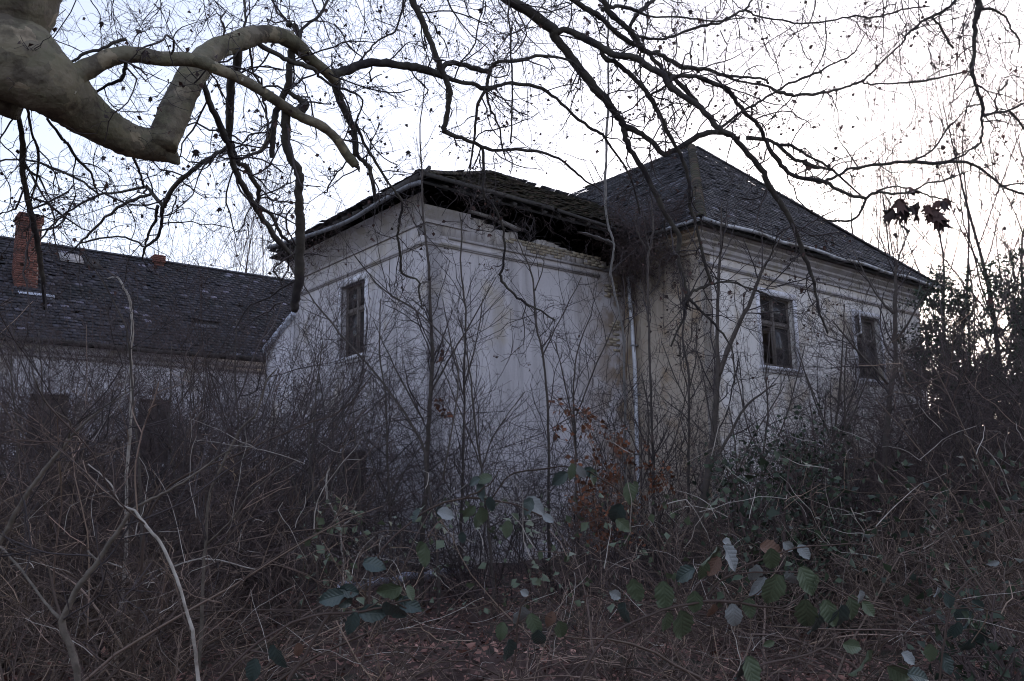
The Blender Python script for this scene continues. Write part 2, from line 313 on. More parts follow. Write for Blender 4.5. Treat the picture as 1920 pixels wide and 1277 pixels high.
def spline(pts, sub=4):
    """Catmull-Rom through rows of pts"""
    p = np.asarray(pts, float); p = np.vstack([2 * p[0] - p[1], p, 2 * p[-1] - p[-2]]); out = []
    for i in range(1, len(p) - 2):
        for t in np.arange(sub) / sub:
            out.append(0.5 * (2 * p[i] + (p[i+1] - p[i-1]) * t + (2 * p[i-1] - 5 * p[i] + 4 * p[i+1] - p[i+2]) * t * t + (3 * p[i] - p[i-1] - 3 * p[i+1] + p[i+2]) * t ** 3))
    out.append(p[-2]); return np.array(out)
def capped(P, R, sides, bumpy=0.06):
    """one closed limb with a lumpy surface -> V, Q, T"""
    n = len(P); rr = R * (1 + rng.normal(0, bumpy * 0.5, n))
    V, Q, _ = tubes(P[None], rr[None], sides); V = V.reshape(n, sides, 3)
    V = V + (V - P[:, None]) * rng.normal(0, bumpy, (n, sides, 1)); V = V.reshape(-1, 3)
    V = np.vstack([V, P[0], P[-1]]); a = len(V) - 2; T = []
    for i in range(sides):
        T.append((a, (i + 1) % sides, i)); T.append((a + 1, (n - 1) * sides + i, (n - 1) * sides + (i + 1) % sides))
    return V, Q, np.array(T)
def leafcloud(P, size, sv=0.4, flat=False, acc=None, rnd=None, up_bias=0.0, elong=1.4):
    """small folded leaves (two quads) at P"""
    n = len(P); a = rng.normal(0, 1, (n, 3)); 
    if flat: a[:, 2] *= 0.25
    a /= np.linalg.norm(a, axis=1, keepdims=True)
    nn = rng.normal(0, 1, (n, 3)); 
    if flat: nn = nn * 0.35 + np.array([0, 0, 1.0])
    b = np.cross(a, nn); b /= np.linalg.norm(b, axis=1, keepdims=True); c = np.cross(a, b)
    s = (size * rng.uniform(1 - sv, 1 + sv, n))[:, None]
    v0 = P; v1 = P + a * s * elong
    mid = P + a * s * elong * 0.45 + c * s * 0.12
    l = mid + b * s * 0.5 + c * s * 0.15; r = mid - b * s * 0.5 + c * s * 0.15
    V = np.stack([v0, l, v1, r, mid], 1).reshape(-1, 3); k = np.arange(n)[:, None] * 5
    Q = np.concatenate([k + np.array([[0, 1, 2, 4]]), k + np.array([[0, 4, 2, 3]])])
    R = np.repeat(rng.random(n) if rnd is None else rnd, 5)
    return V, Q, R

# ------------------------------------------------------------------ house frame
dR = np.array([0.77296, 0.63446, 0.0]); dL = np.array([-0.63446, 0.77296, 0.0])
C0 = np.array([-1.9365, 19.117, 0.0]); ZU = np.array([0, 0, 1.0])
def H(s, b, z): return C0 + dR * s + dL * b + ZU * z

# ------------------------------------------------------------------ ground
gx = np.concatenate([-np.geomspace(300, 26, 14), np.linspace(-25, 25, 101), np.geomspace(26, 300, 14)])
gy = np.concatenate([-np.geomspace(300, 6, 12), np.linspace(-5, 40, 91), np.geomspace(41, 400, 14)])
GX, GY = np.meshgrid(gx, gy)
def gz(x, y):
    return 0.05 * np.sin(x * 1.3 + 0.7 * np.sin(y * 0.9)) + 0.05 * np.sin(y * 1.7 + x * 0.6) + 0.03 * np.sin(x * 4.1 + y * 3.3)
GV = np.stack([GX, GY, gz(GX, GY)], -1).reshape(-1, 3); nx = len(gx)
gi = (np.arange(len(gy) - 1)[:, None] * nx + np.arange(nx - 1)[None, :]).ravel()
tag(link_mesh("ground", GV, np.stack([gi, gi + 1, gi + nx + 1, gi + nx], 1), M_soil, smooth=True), kind="structure")

# ------------------------------------------------------------------ builders shared by the houses
def wallface(mb, f, a0, a1, z0, z1, holes, t, top=None):
    """wall in frame f(a, depth, z); outer face at depth 0, inner at t; holes = (a0,a1,z0,z1)"""
    A = sorted({a0, a1} | {h[0] for h in holes} | {h[1] for h in holes}); Z = sorted({z0, z1} | {h[2] for h in holes} | {h[3] for h in holes})
    for i in range(len(A) - 1):
        for j in range(len(Z) - 1):
            am, zm = (A[i] + A[i+1]) / 2, (Z[j] + Z[j+1]) / 2
            if any(h[0] < am < h[1] and h[2] < zm < h[3] for h in holes): continue
            for d in (0, t):
                mb.quad([f(A[i], d, Z[j]), f(A[i+1], d, Z[j]), f(A[i+1], d, Z[j+1]), f(A[i], d, Z[j+1])])
    for h in holes:
        mb.quad([f(h[0], 0, h[2]), f(h[0], t, h[2]), f(h[0], t, h[3]), f(h[0], 0, h[3])]); mb.quad([f(h[1], 0, h[2]), f(h[1], t, h[2]), f(h[1], t, h[3]), f(h[1], 0, h[3])])
        mb.quad([f(h[0], 0, h[2]), f(h[1], 0, h[2]), f(h[1], t, h[2]), f(h[0], t, h[2])]); mb.quad([f(h[0], 0, h[3]), f(h[1], 0, h[3]), f(h[1], t, h[3]), f(h[0], t, h[3])])
    mb.quad([f(a0, 0, z1), f(a1, 0, z1), f(a1, t, z1), f(a0, t, z1)])
    mb.quad([f(a0, 0, z0), f(a0, t, z0), f(a0, t, z1), f(a0, 0, z1)]); mb.quad([f(a1, 0, z0), f(a1, t, z0), f(a1, t, z1), f(a1, 0, z1)])
def window(root, f, a0, a1, z0, z1, fw=0.13, panes=True, transom=0.64, broken=(), curtain=False, sill=True, surround=True, label=None, deep=0.16):
    """f(a, d, z): d < 0 stands proud of the wall"""
    m = MB()
    for x0, x1, y0, y1 in ((a0, a0 + .06, z0, z1), (a1 - .06, a1, z0, z1), (a0 + .06, a1 - .06, z0, z0 + .06), (a0 + .06, a1 - .06, z1 - .06, z1)):
        m.box(f, x0 + .001, x1 - .001, deep, deep + .08, y0 + .001, y1 - .001)
    win = m.build("window", M_frame, root)
    if label: win["label"] = label
    am = (a0 + a1) / 2; zt = z0 + (z1 - z0) * transom
    m = MB(); m.box(f, am - .045, am + .045, deep - .02, deep + .06, z0 + .06, z1 - .06); m.build("mullion", M_frame, win)
    m = MB(); m.box(f, a0 + .06, am - .046, deep - .015, deep + .055, zt - .045, zt + .045); m.box(f, am + .046, a1 - .06, deep - .015, deep + .055, zt - .045, zt + .045); m.build("transom", M_frame, win)
    k = 0
    for (x0, x1) in ((a0 + .06, am - .046), (am + .046, a1 - .06)):
        for (y0, y1) in ((z0 + .06, zt - .046), (zt + .046, z1 - .06)):
            m = MB(); w_ = 0.04
            for q in ((x0, x0 + w_, y0, y1), (x1 - w_, x1, y0, y1), (x0 + w_, x1 - w_, y0, y0 + w_), (x0 + w_, x1 - w_, y1 - w_, y1)):
                m.box(f, q[0] + .001, q[1] - .001, deep + .005, deep + .045, q[2] + .001, q[3] - .001)
            m.build("casement", M_frame, win)
            if k not in broken:
                m = MB(); m.box(f, x0 + w_, x1 - w_, deep + .022, deep + .028, y0 + w_, y1 - w_); m.build("pane", M_glass, win)
            k += 1
    if curtain:
        n = 26; V = []; Q = []
        for i in range(n + 1):
            a = a0 + .06 + (a1 - a0 - .12) * i / n
            dd = deep + .16 + .035 * math.sin(i * 1.9) + .02 * math.sin(i * .7)
            V += [f(a, dd, z0 + .05), f(a, dd, z1 - .05)]
            if i: Q.append((2*i-2, 2*i, 2*i+1, 2*i-1))
        link_mesh("curtain", V, Q, M_curtain, win)
    if surround:
        m = MB()
        m.box(f, a0 - fw, a0, -.03, .05, z0 - .02, z1); m.box(f, a1, a1 + fw, -.03, .05, z0 - .02, z1); m.box(f, a0 - fw, a1 + fw, -.032, .05, z1, z1 + fw + .03)
        m.build("window_surround", M_white, win)
    if sill:
        m = MB(); m.box(f, a0 - fw - .05, a1 + fw + .05, -.12, .1, z0 - .11, z0 - .02); m.box(f, a0 - fw, a1 + fw, -.05, .05, z0 - .18, z0 - .111); m.build("sill", M_white, win)
    return win
TILES = []     # (distance, vertices, rnd, material, parent)
def tile_slope(root, P, w_, ex, tm, jit=1.0, miss=0.01, drop=None, sag=0.0):
    """tiles over the planar polygon P (3D corners, first edge = eave from P[0] to P[1])"""
    P = [np.array(p, float) for p in P]; a = P[1] - P[0]; a /= np.linalg.norm(a)
    n = np.cross(a, P[2] - P[0]); n /= np.linalg.norm(n)
    if n[2] < 0: n = -n
    u = np.cross(n, a)
    if u[2] < 0: u = -u
    q = np.array([((p - P[0]) @ a, (p - P[0]) @ u) for p in P])
    def inside(x, y):
        c = False; j = len(q) - 1
        for i in range(len(q)):
            if (q[i, 1] > y) != (q[j, 1] > y) and x < (q[j, 0] - q[i, 0]) * (y - q[i, 1]) / (q[j, 1] - q[i, 1]) + q[i, 0]: c = not c
            j = i
        return c
    out = []; rows = int(q[:, 1].max() / ex) + 1
    for r in range(rows):
        y = r * ex; x = q[:, 0].min() + (r % 2) * w_ / 2
        while x < q[:, 0].max():
            cx, cy = x + w_ / 2, y + ex * .5
            if inside(cx, cy) and rng.random() > miss and not (drop and drop(cx, cy)):
                dx, dy, dz = rng.normal(0, .006 * jit), rng.normal(0, .008 * jit), abs(rng.normal(0, .006 * jit))
                rot = rng.normal(0, .02 * jit); th = .014; ln = ex * 1.75
                lift0 = .035 + dz + (rng.random() < .03) * .03; lift1 = .008
                sg = -sag * (math.sin(cx * .55 + 1) * .5 + .5) * math.sin(min(1, cy / max(q[:, 1].max(), .1)) * math.pi)
                vs = []
                for (xx) in (-w_ / 2 + .004, w_ / 2 - .004):
                    for (yy, l) in ((-ex * .5, lift0), (ln - ex * .5, lift1)):
                        for tt in (0, th):
                            px_, py_ = cx + dx + xx - rot * yy, cy + dy + yy + rot * xx
                            vs.append(P[0] + a * px_ + u * py_ + n * (l + tt + .03 + sg + rng.normal(0, .0015 * jit)))
                out.append(np.array(vs))
            x += w_
    for v in out: TILES.append([np.linalg.norm(v.mean(0) - EYEP), v, rng.random(), tm, root])
def flush_tiles(limit=300, big=300):
    """the nearest tiles become objects, the rest one mesh per material and house"""
    global TILES
    inview = []
    for t in TILES:
        x, y, z = proj(t[1].mean(0)); t.append(0 < x < 1920 and 0 < y < 1277 and z > 0)
    idx = sorted([i for i, t in enumerate(TILES) if t[5]], key=lambda i: TILES[i][0])[:limit]; near = set(idx); groups = {}
    for i, t in enumerate(TILES):
        if i in near:
            m = MB(); m.box8([t[1][k] for k in range(8)], t[2]); m.build("tile", t[3], t[4])
        else: groups.setdefault((t[3].name, t[4].name), []).append(t)
    for (mn, pn), L in groups.items():
        V = np.concatenate([t[1] for t in L]); k = np.arange(len(L))[:, None] * 8
        B8 = [(0, 1, 3, 2), (4, 6, 7, 5), (0, 4, 5, 1), (2, 3, 7, 6), (0, 2, 6, 4), (1, 5, 7, 3)]
        Q = np.concatenate([k + np.array([b]) for b in B8]); R = np.repeat([t[2] for t in L], 8)
        tag(link_mesh("tile_courses", V, Q, L[0][3], L[0][4], rnd=R), kind="stuff")
    TILES = []
def pipe(name, pts, r, material, parent, sides=10, smooth=True):
    P = np.array(pts, float); V, Q, T = capped(P, np.full(len(P), r), sides, 0.0)
    return link_mesh(name, V, Q, material, parent, tris=T, smooth=smooth, rnd=np.full(len(V), .5))
def deck(mb, P, th=0.05, drop=0.0):
    P = [np.array(p, float) - ZU * drop for p in P]; n = np.cross(P[1] - P[0], P[2] - P[0]); n /= np.linalg.norm(n); n *= np.sign(n[2]) * th
    k = len(mb.V)
    if len(P) == 3: P.append(P[2])
    mb.quad(P); mb.quad([p - n for p in P])
    for i in range(4): mb.quad([P[i], P[(i+1) % 4], P[(i+1) % 4] - n, P[i] - n])

# ------------------------------------------------------------------ the ruined house: near wing + right hand block
house = empty("ruined_house", C0, "large derelict two-storey house with pale peeling plaster, hipped tile roofs and a collapsing eave", "house")
SE, BF = 6.57, -2.65                     # where the right block starts (s) and its front (b)
SX = 18.40; RB = 11.5
fL = lambda a, d, z: H(0 + d, a, z)       # left face of the near wing, depth inwards
fR = lambda a, d, z: H(a, 0 + d, z)       # right face of the near wing
fM = lambda a, d, z: H(SE + d, a, z)
fS = lambda a, d, z: H(a, BF + d, z)
W1 = (2.81, 4.10, 5.11, 7.04); W2 = (2.62, 4.15, 0.70, 2.66)
m = MB(); wallface(m, fL, 0.0, 6.85, -.3, 8.17, [W1, W2], .45); m.build("wall", M_wallA, house, )
m = MB(); wallface(m, fR, 0.451, SE, -.3, 7.55, [], .45)
m.quad([fR(0, 0, -.3), fR(.451, 0, -.3), fR(.451, 0, 7.55), fR(0, 0, 7.55)])
x = 0.0                                   # ragged, crumbled wall top
while x < SE - .05:
    wd = min(rng.uniform(.14, .3), SE - x)
    if x < 1.6: ht = 8.165
    elif x < 2.6: ht = rng.uniform(7.98, 8.12)
    else: ht = 7.86 + rng.uniform(-.06, .07) + .10 * math.sin(x * 2.1)
    if x > 5.9: ht -= .25
    m.box(fR, x, x + wd, 0, .45 - rng.uniform(0, .1), 7.55, ht); x += wd
m.build("wall", M_wallA, house)
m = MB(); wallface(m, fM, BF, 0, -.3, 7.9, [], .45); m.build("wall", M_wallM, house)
WA = (SE + 2.50, SE + 4.13, 4.83, 6.82); WB = (SE + 7.45, SE + 8.98, 4.83, 6.82); WC = (SE + 3.3, SE + 4.9, .7, 2.55); WD = (SE + 7.5, SE + 9.0, .7, 2.55)
m = MB(); wallface(m, fS, SE + .451, SX, -.3, 7.9, [WA, WB, WC, WD], .45); m.quad([fS(SE, 0, -.3), fS(SE + .451, 0, -.3), fS(SE + .451, 0, 7.9), fS(SE, 0, 7.9)])
m.build("wall", M_wallB, house)
m = MB(); wallface(m, lambda a, d, z: H(SX - d, a, z), BF + .451, RB, -.3, 7.9, [], .45); wallface(m, lambda a, d, z: H(a, RB - d, z), SE, SX - .451, -.3, 7.9, [], .45)
wallface(m, lambda a, d, z: H(SE + d, a, z), .002, RB - .451, -.3, 7.9, [], .40); wallface(m, lambda a, d, z: H(a, 6.85 - d, z), .451, SE - .002, -.3, 8.2, [], .45)
m.build("wall", M_wallB, house)
m = MB(); m.box(H, .46, SE - .01, .46, 6.3, 3.7, 3.8); m.box(H, .46, SE - .01, .46, 6.3, 7.5, 7.54); m.box(H, SE + .46, SX - .46, BF + .46, 11, 3.7, 3.8); m.box(H, SE + .46, SX - .46, BF + .46, 11, 7.5, 7.54)
m.build("shading_slab", M_deck, house)  # unseen slabs added inside to hold back light and keep the interior dark
# lower gable piece with a pale sloping coping at the back left corner
p0 = onplane(503, 648, C0, dR); p1 = onplane(552, 588, C0, dR); b0, b1 = (p0 - C0) @ dL, (p1 - C0) @ dL
bb0, bb1 = 8.9, 6.86; zz = lambda b: p1[2] + (p0[2] - p1[2]) * (b - b1) / (b0 - b1)
m = MB(); m.box8([fL(a, d, z) for a in (bb1, bb0) for d in (.02, .40) for z in (-.3, zz(a) - .12)]); m.build("wall", M_wallA, house)
m = MB(); m.box8([fL(a, d, z) for a in (bb1, bb0 + .05) for d in (-.10, .46) for z in (zz(a) - .12, zz(a) + .04)]); m.build("coping", M_plastic, house, )
# windows
window(house, fL, *W1, curtain=True, label="upper window with white surround and brown curtain behind four panes")
window(house, fL, *W2, fw=.1, broken=(0, 1, 2, 3), curtain=False, label="ground floor window without glass, overgrown")
window(house, fS, *WA, fw=.14, transom=.62, broken=(0,), label="upper window with a missing lower left pane")
window(house, fS, *WB, fw=.12, transom=.62, broken=(1, 3), label="upper window with a small casement swung open")
window(house, fS, *WC, fw=.1, broken=(0, 1, 2, 3), sill=False, surround=False)
window(house, fS, *WD, fw=.1, broken=(0, 1, 2), sill=False, surround=False)
m = MB()                                  # curtain board inside the half blind window
m.box(fS, (WA[0] + WA[1]) / 2 + .05, WA[1] - .06, .27, .285, WA[2] + .05, WA[3] - .05); m.build("board", M_curtain, house)
m = MB(); m.box(fS, WB[0] + .08, WB[1] - .1, .27, .285, WB[2] + .05, WB[3] - .08); m.build("board", M_curtain, house)
# the open casement of the far upper window
hp = fS(WB[0] - .02, -.03, 0); dd = -dL * .70 - dR * .71
def fO(a, d, z): return hp + dd * a + np.cross(dd, ZU) * d + ZU * z
m = MB()
for q in ((0, .62, 6.10, 6.15), (0, .62, 6.70, 6.75), (0, .05, 6.151, 6.699), (.57, .62, 6.151, 6.699)): m.box(fO, q[0], q[1], 0, .04, q[2], q[3])
oc = m.build("open_casement", M_white, house); m = MB(); m.box(fO, .05, .57, .017, .022, 6.15, 6.70); m.build("pane", M_glass, oc)
# white plaster remains above the ground floor opening
m = MB()
for a, z, wd, hh in ((3.35, 2.62, .38, .5), (3.75, 2.70, .2, .38), (4.5, 2.66, .42, .28), (4.95, 2.6, .3, .2), (4.1, 2.95, .22, .16)):
    m.box8([fS(SE + a + x_ * wd + rng.normal(0, .02), d, z + y_ * hh * (1 - .4 * x_) + rng.normal(0, .02)) for x_ in (0, 1) for d in (-.045, 0) for y_ in (0, 1)])
m.build("plaster_remains", M_white, house)
# string courses and cornices (profiles as stacked strips, mitred round corners by running past each other)
def prof(strips, seg, material, name, parent=house):
    """seg: list of (f, a0, a1); strips: (proud, z0, z1)"""
    m = MB()
    for f, a0, a1 in seg:
        for pr, z0, z1 in strips: m.box(f, a0 - (pr if a0 in (0.0, SE) else 0), a1, -pr, -.001, z0, z1)
    return m.build(name, material, parent)
prof([(.035, 7.28, 7.31), (.06, 7.31, 7.37)], [(fL, 0.0, 6.85)], M_trim, "string_course"); prof([(.034, 7.28, 7.309), (.059, 7.311, 7.369)], [(fR, 0.0, 5.6)], M_trim, "string_course")
prof([(.045, 7.50, 7.56)], [(fR, .6, 6.3)], M_trim, "string_course")
prof([(.04, 7.24, 7.27), (.07, 7.27, 7.34)], [(fS, SE, SX)], M_trim, "string_course")
def sweep(name, f, a0, a1, profile, material, e0=0, e1=0, step=.5):
    n = max(2, int((a1 - a0) / step) + 1); m = MB(); A = np.linspace(a0, a1, n)
    for i in range(n - 1):
        for (p, z), (p2, z2) in zip(profile[:-1], profile[1:]):
            aa = A[i] - (p * e0 if i == 0 else 0), A[i] - (p2 * e0 if i == 0 else 0); ab = A[i+1] + (p * e1 if i == n-2 else 0), A[i+1] + (p2 * e1 if i == n-2 else 0)
            m.quad([f(aa[0], -p, z), f(ab[0], -p, z), f(ab[1], -p2, z2), f(aa[1], -p2, z2)])
    return m.build(name, material, house)
cove = [(0, 7.80), (.045, 7.80), (.045, 7.88), (.09, 7.95), (.17, 8.10), (.29, 8.25), (.40, 8.34), (.46, 8.38), (.46, 8.50), (-.1, 8.50)]
sweep("cornice", fL, 0.0, 6.85, cove[:7] + [(-.1, 8.345)], M_trim, e0=1)
sweep("cornice", fR, 0.0, 1.15, cove[:5] + [(.19, 8.16), (-.1, 8.16)], M_trim, e0=1)
corn = [(0, 7.56), (.05, 7.56), (.05, 7.63), (.10, 7.68), (.10, 7.78), (.18, 7.84), (.18, 7.90), (.30, 7.99), (.30, 8.04), (.40, 8.08), (.40, 8.17), (-.1, 8.17)]
sweep("cornice", fS, SE, SX, corn, M_trim, e0=1, e1=1)
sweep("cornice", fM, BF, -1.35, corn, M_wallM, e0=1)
sweep("cornice", lambda a, d, z: H(SX - d, a, z), BF, RB, corn, M_trim, e0=1)
# bricks laid bare under the collapsed eave
def bricks(f, cells, parent=house, mt=M_brick, L_=.26, h_=.072, pr=.02):
    for (x0, z0, keep) in cells:
        if rng.random() > keep: continue
        m = MB(); p_ = pr + rng.uniform(-.008, .012)
        m.box(f, x0 + .006, x0 + L_ - .008, -p_, -.002, z0 + .006, z0 + h_ - .006, rng.random()); m.build("brick", mt, parent)
cells = []
for r in range(7):
    for c in range(15):
        x0 = 2.35 + c * .27 + (r % 2) * .13; z0 = 7.60 + r * .074 - .0
        z0 = 7.58 + r * .074
        edge = min(1, (x0 - 2.1) / .8, (6.3 - x0) / .6); lo = 7.58 + .12 * math.sin(x0 * 3.1) + .1
        if z0 > lo - .12 and z0 < 7.84 and x0 < 5.6: cells.append((x0, z0, .92 * max(.3, edge)))
bricks(fR, cells)
cells = []
for r in range(26):
    for c in range(3):
        x0 = 5.78 + c * .27 + (r % 2) * .13; z0 = 5.3 + r * .074
        if x0 + .26 < SE and abs(math.sin(z0 * 2.3 + 1)) > .35 + .2 * (2 - c): cells.append((x0, z0, .7))
bricks(fR, cells)
# roofs
GE, GZ = .50, 8.22
apex = onplane(1297, 275, H(12.49, 0, 0), dR); ab_, az_ = (apex - C0) @ dL, apex[2]
e_f, e_l, e_r, e_b = BF - .52, SE - .50, SX + .52, RB + .5
EV = lambda s, b: H(s, b, GZ)
A1 = H(12.49, ab_, az_); A2 = H(12.49, RB - 3.5, az_)
front = [EV(e_l, e_f), EV(e_r, e_f), A1]; leftp = [EV(e_l, e_f), EV(e_l, e_b), A2, A1]; rightp = [EV(e_r, e_f), EV(e_r, e_b), A2, A1]; backp = [EV(e_l, e_b), EV(e_r, e_b), A2]
m = MB(); [deck(m, q, drop=.10) for q in (front, leftp, rightp, backp)]; roofB = m.build("roof", M_deck, house)
tile_slope(house, front, .21, .155, M_tile, jit=1.5, miss=.012, sag=.06); tile_slope(house, leftp, .21, .155, M_tile, jit=2.0, miss=.02, sag=.08)
def ridge_line(p, q, material, w_=.16, step=.30, parent=None, sag=0):
    p = np.array(p); q = np.array(q); L_ = np.linalg.norm(q - p); n = int(L_ / step); t = (q - p) / L_
    side = np.cross(t, ZU); side /= np.linalg.norm(side); upv = np.cross(side, t)
    for i in range(n):
        a = p + t * (i * step + rng.normal(0, .008)) + upv * (.05 - sag * math.sin(math.pi * i / n)); b = a + t * (step * 1.1); c = rng.random()
        th = np.linspace(-1.15, 1.15, 5); V = []
        for e, rr in ((a, w_ * 1.02), (b, w_ * .9)):
            for q_ in th: V.append(e + side * math.sin(q_) * rr + upv * (math.cos(q_) * rr - rr * .55))
        Q = [(k, k+1, k+6, k+5) for k in range(4)]; V2 = [v + upv * .015 for v in V]
        link_mesh("ridge_tile", V + V2, Q + [tuple(x + 10 for x in q_) for q_ in Q] + [(0, 1, 11, 10), (1, 2, 12, 11), (2, 3, 13, 12), (3, 4, 14, 13)], material, parent, rnd=[c] * 20)
ridge_line(A1, H(12.49, ab_ + 5.6, az_), M_mtile, parent=house, sag=.12); ridge_line(EV(e_l, e_f), A1, M_mtile, parent=house); ridge_line(EV(e_r, e_f), A1, M_tile, parent=house)
# near wing roof
z0, zr = 8.58, 11.05
N00 = H(-.6, -.62, z0 + .05); N01 = H(-.6, 7.5, z0 + .1); N10 = H(SE, -.62, z0 - .04); R0 = H(4.5, 3.4, zr); R1 = H(9.2, 3.4, zr - .1); N11 = H(SE + 1.2, 7.5, z0)
rf = [N00, N10, R1, R0]; rl = [N00, N01, R0]; rb = [N01, N11, R1, R0]
m = MB(); [deck(m, q, .04, .13) for q in (rf, rl, rb)]; m.build("roof", M_deck, house)
tile_slope(house, rf, .20, .16, M_mtile, jit=3.2, miss=.05, sag=.10); tile_slope(house, rl, .20, .16, M_tile, jit=2.0, miss=.03); tile_slope(house, rb, .20, .16, M_tile, miss=.02)
ridge_line(N00, R0, M_mtile, parent=house, sag=.05); ridge_line(R0, R1, M_mtile, parent=house, sag=.10)
# rafters and battens hanging out over the broken wall top
for i in range(13):
    s_ = .15 + i * .5; a = H(s_, -.66 + rng.uniform(0, .1), z0 - .10 - .006 * s_); be = min(3.0, (s_ + .6) * .74 - .6); b = H(s_, be, z0 - .15 + (be + .6) * .61 - .006 * s_)
    m = MB(); m.beam(a, b, .10, .13); m.build("rafter", M_wood, house)
for i in range(12):
    b_ = .2 + i * .52; m = MB(); se = min(1.8, -.66 + 1.1 * min(b_ + .6, 7.4 - b_)); m.beam(H(-.66, b_, z0 - .10), H(se, b_, z0 - .13 + (se + .66) * .47), .10, .12); m.build("rafter", M_wood, house)
m = MB(); m.beam(H(-.62, -.70, z0 + .07), H(3.4, -.68, z0 + .04), .03, .10); m.build("fascia_board", M_wood, house)
m = MB(); m.beam(H(3.5, -.70, z0 + .02), H(6.4, -.64, z0 - .10), .03, .08); m.build("fascia_board", M_wood, house)
m = MB(); m.beam(H(-.66, -.66, z0 - .02), H(-.66, .9, z0 - .04), .03, .17); m.build("fascia_board", M_wood, house)
for s_, b_, l_, tl in ((4.55, -.66, .42, .05), (4.95, -.66, .45, .08), (5.36, -.64, .40, .12)):
    m = MB(); m.box8([H(s_ + x * .36, b_ + y * l_ * .9, z0 - .20 - .04 * s_ + y * l_ * (.3) - tl * x + th) for x in (0, 1) for y in (0, 1) for th in (0, .02)]); m.build("eave_board", M_board, house)
m = MB(); m.beam(H(1.2, -.10, 8.27), H(2.0, -.08, 8.24), .10, .06); m.build("cornice_fragment", M_board, house)
m = MB(); m.beam(H(2.1, -.10, 8.20), H(2.75, -.06, 8.10), .12, .07); m.build("cornice_fragment", M_board, house)
m = MB(); m.beam(H(5.7, -.5, 8.15), H(5.85, -.35, 7.75), .10, .04, upv=(1, 0, 0)); m.build("loose_plank", M_board, house)
for k in range(10):
    a = H(rng.uniform(.6, 6), rng.uniform(-.5, .4), rng.uniform(7.95, 8.4)); b = a + dR * rng.uniform(-.9, .9) + dL * rng.uniform(-.2, .5) + ZU * rng.uniform(-.15, .2)
    m = MB(); m.beam(a, b, .05, .03); m.build("broken_batten", M_wood, house)
m = MB(); m.beam(H(-.66, -.72, 8.50), H(-.35, -.66, 8.86), .08, .06, upv=(1, 0, 0)); m.build("broken_rafter_end", M_wood, house)
# gutters and downpipe
pts = []
for (x_, y_) in ((788, 342), (760, 352), (704, 384), (648, 417), (572, 444), (503, 464)): pts.append(onplane(x_, y_, H(-.72, 0, 0), dR) + ZU * 0)
pipe("gutter", spline(pts, 5), .055, M_dzinc, house)
def gut(a0, a1, n=14, r=.07):
    P = [H(a0 + (a1 - a0) * i / n, e_f - .07, GZ - .0 - .03 * math.sin(i * 1.1)) for i in range(n + 1)]; pipe("gutter", P, r, M_zinc, house)
gut(e_l, e_r, 26, .05)
P = [H(e_l - .07, e_f + (i / 5) * 1.5, GZ - .02) for i in range(6)]; pipe("gutter", P, .05, M_zinc, house)
dp = [onplane(x_, y_, H(SE - .14, 0, 0), dR) for (x_, y_) in ((1178, 519), (1184, 600), (1190, 680), (1193, 780), (1196, 900), (1199, 1000))]
dpipe = pipe("downpipe", dp, .055, M_pipe, house)
for k in (0, 1, 2, 3):
    c = dp[k] * .4 + dp[k+1] * .6; m = MB(); m.box(lambda x_, y_, z: c + dR * x_ + dL * y_ + ZU * z, -.07, .16, -.07, .07, -.02, .02); m.build("bracket", M_zinc, dpipe)
flush_tiles(300)

# ------------------------------------------------------------------ the long wing far left
g0 = ground(270, 30.0); fr = lambda s, b, z: g0 + dR * s + dL * b + ZU * z
far = empty("long_wing", g0, "long dark roofed wing with brick chimneys behind the thicket at the left", "house")
fF = lambda a, d, z: fr(a, d, z)
m = MB(); wallface(m, fF, -11, 7.5, -.3, 6.2, [(-.3, .75, 2.7, 4.75), (-3.4, -2.3, 2.7, 4.75), (-6.9, -5.8, 2.7, 4.75)], .4)
wallface(m, lambda a, d, z: fr(7.5 - d, a, z), .41, 9.6, -.3, 6.2, [], .4); wallface(m, lambda a, d, z: fr(-11 + d, a, z), .41, 9.6, -.3, 6.2, [], .4); wallface(m, lambda a, d, z: fr(a, 9.6 - d, z), -10.59, 7.09, -.3, 6.2, [], .4)
m.build("wall", M_wallC, far)
for a0 in (-.3, -3.4, -6.9): window(far, fF, a0, a0 + 1.08, 2.7, 4.75, fw=.1, broken=(1, 2), curtain=False)
rz, rb_ = 10.6, 4.8
f1 = [fr(-11.4, -.45, 6.3), fr(7.9, -.45, 6.3), fr(7.9, rb_, rz), fr(-11.4, rb_, rz)]; f2 = [fr(-11.4, 10.05, 6.3), fr(7.9, 10.05, 6.3), fr(7.9, rb_, rz), fr(-11.4, rb_, rz)]
m = MB(); deck(m, f1); deck(m, f2); m.build("roof", M_deck, far)
tile_slope(far, f1, .25, .19, M_tile2, jit=1.6, miss=.012, drop=lambda x, y: (abs(x - 13.6) < .5 and abs(y - 2.1) < .12))
ridge_line(fr(-11.4, rb_, rz), fr(7.9, rb_, rz), M_tile, step=.4, parent=far)
m = MB(); m.box(fF, -11.2, 7.7, -.25, -.001, 6.0, 6.22); m.box(fF, -11.1, 7.6, -.12, -.001, 5.86, 5.999); m.build("cornice", M_trim, far)
P = [fr(-11.4 + 19.3 * i / 24, -.52, 6.27 - .03 * math.sin(i)) for i in range(25)]; pipe("gutter", P, .07, M_wood, far)
flush_tiles(0)
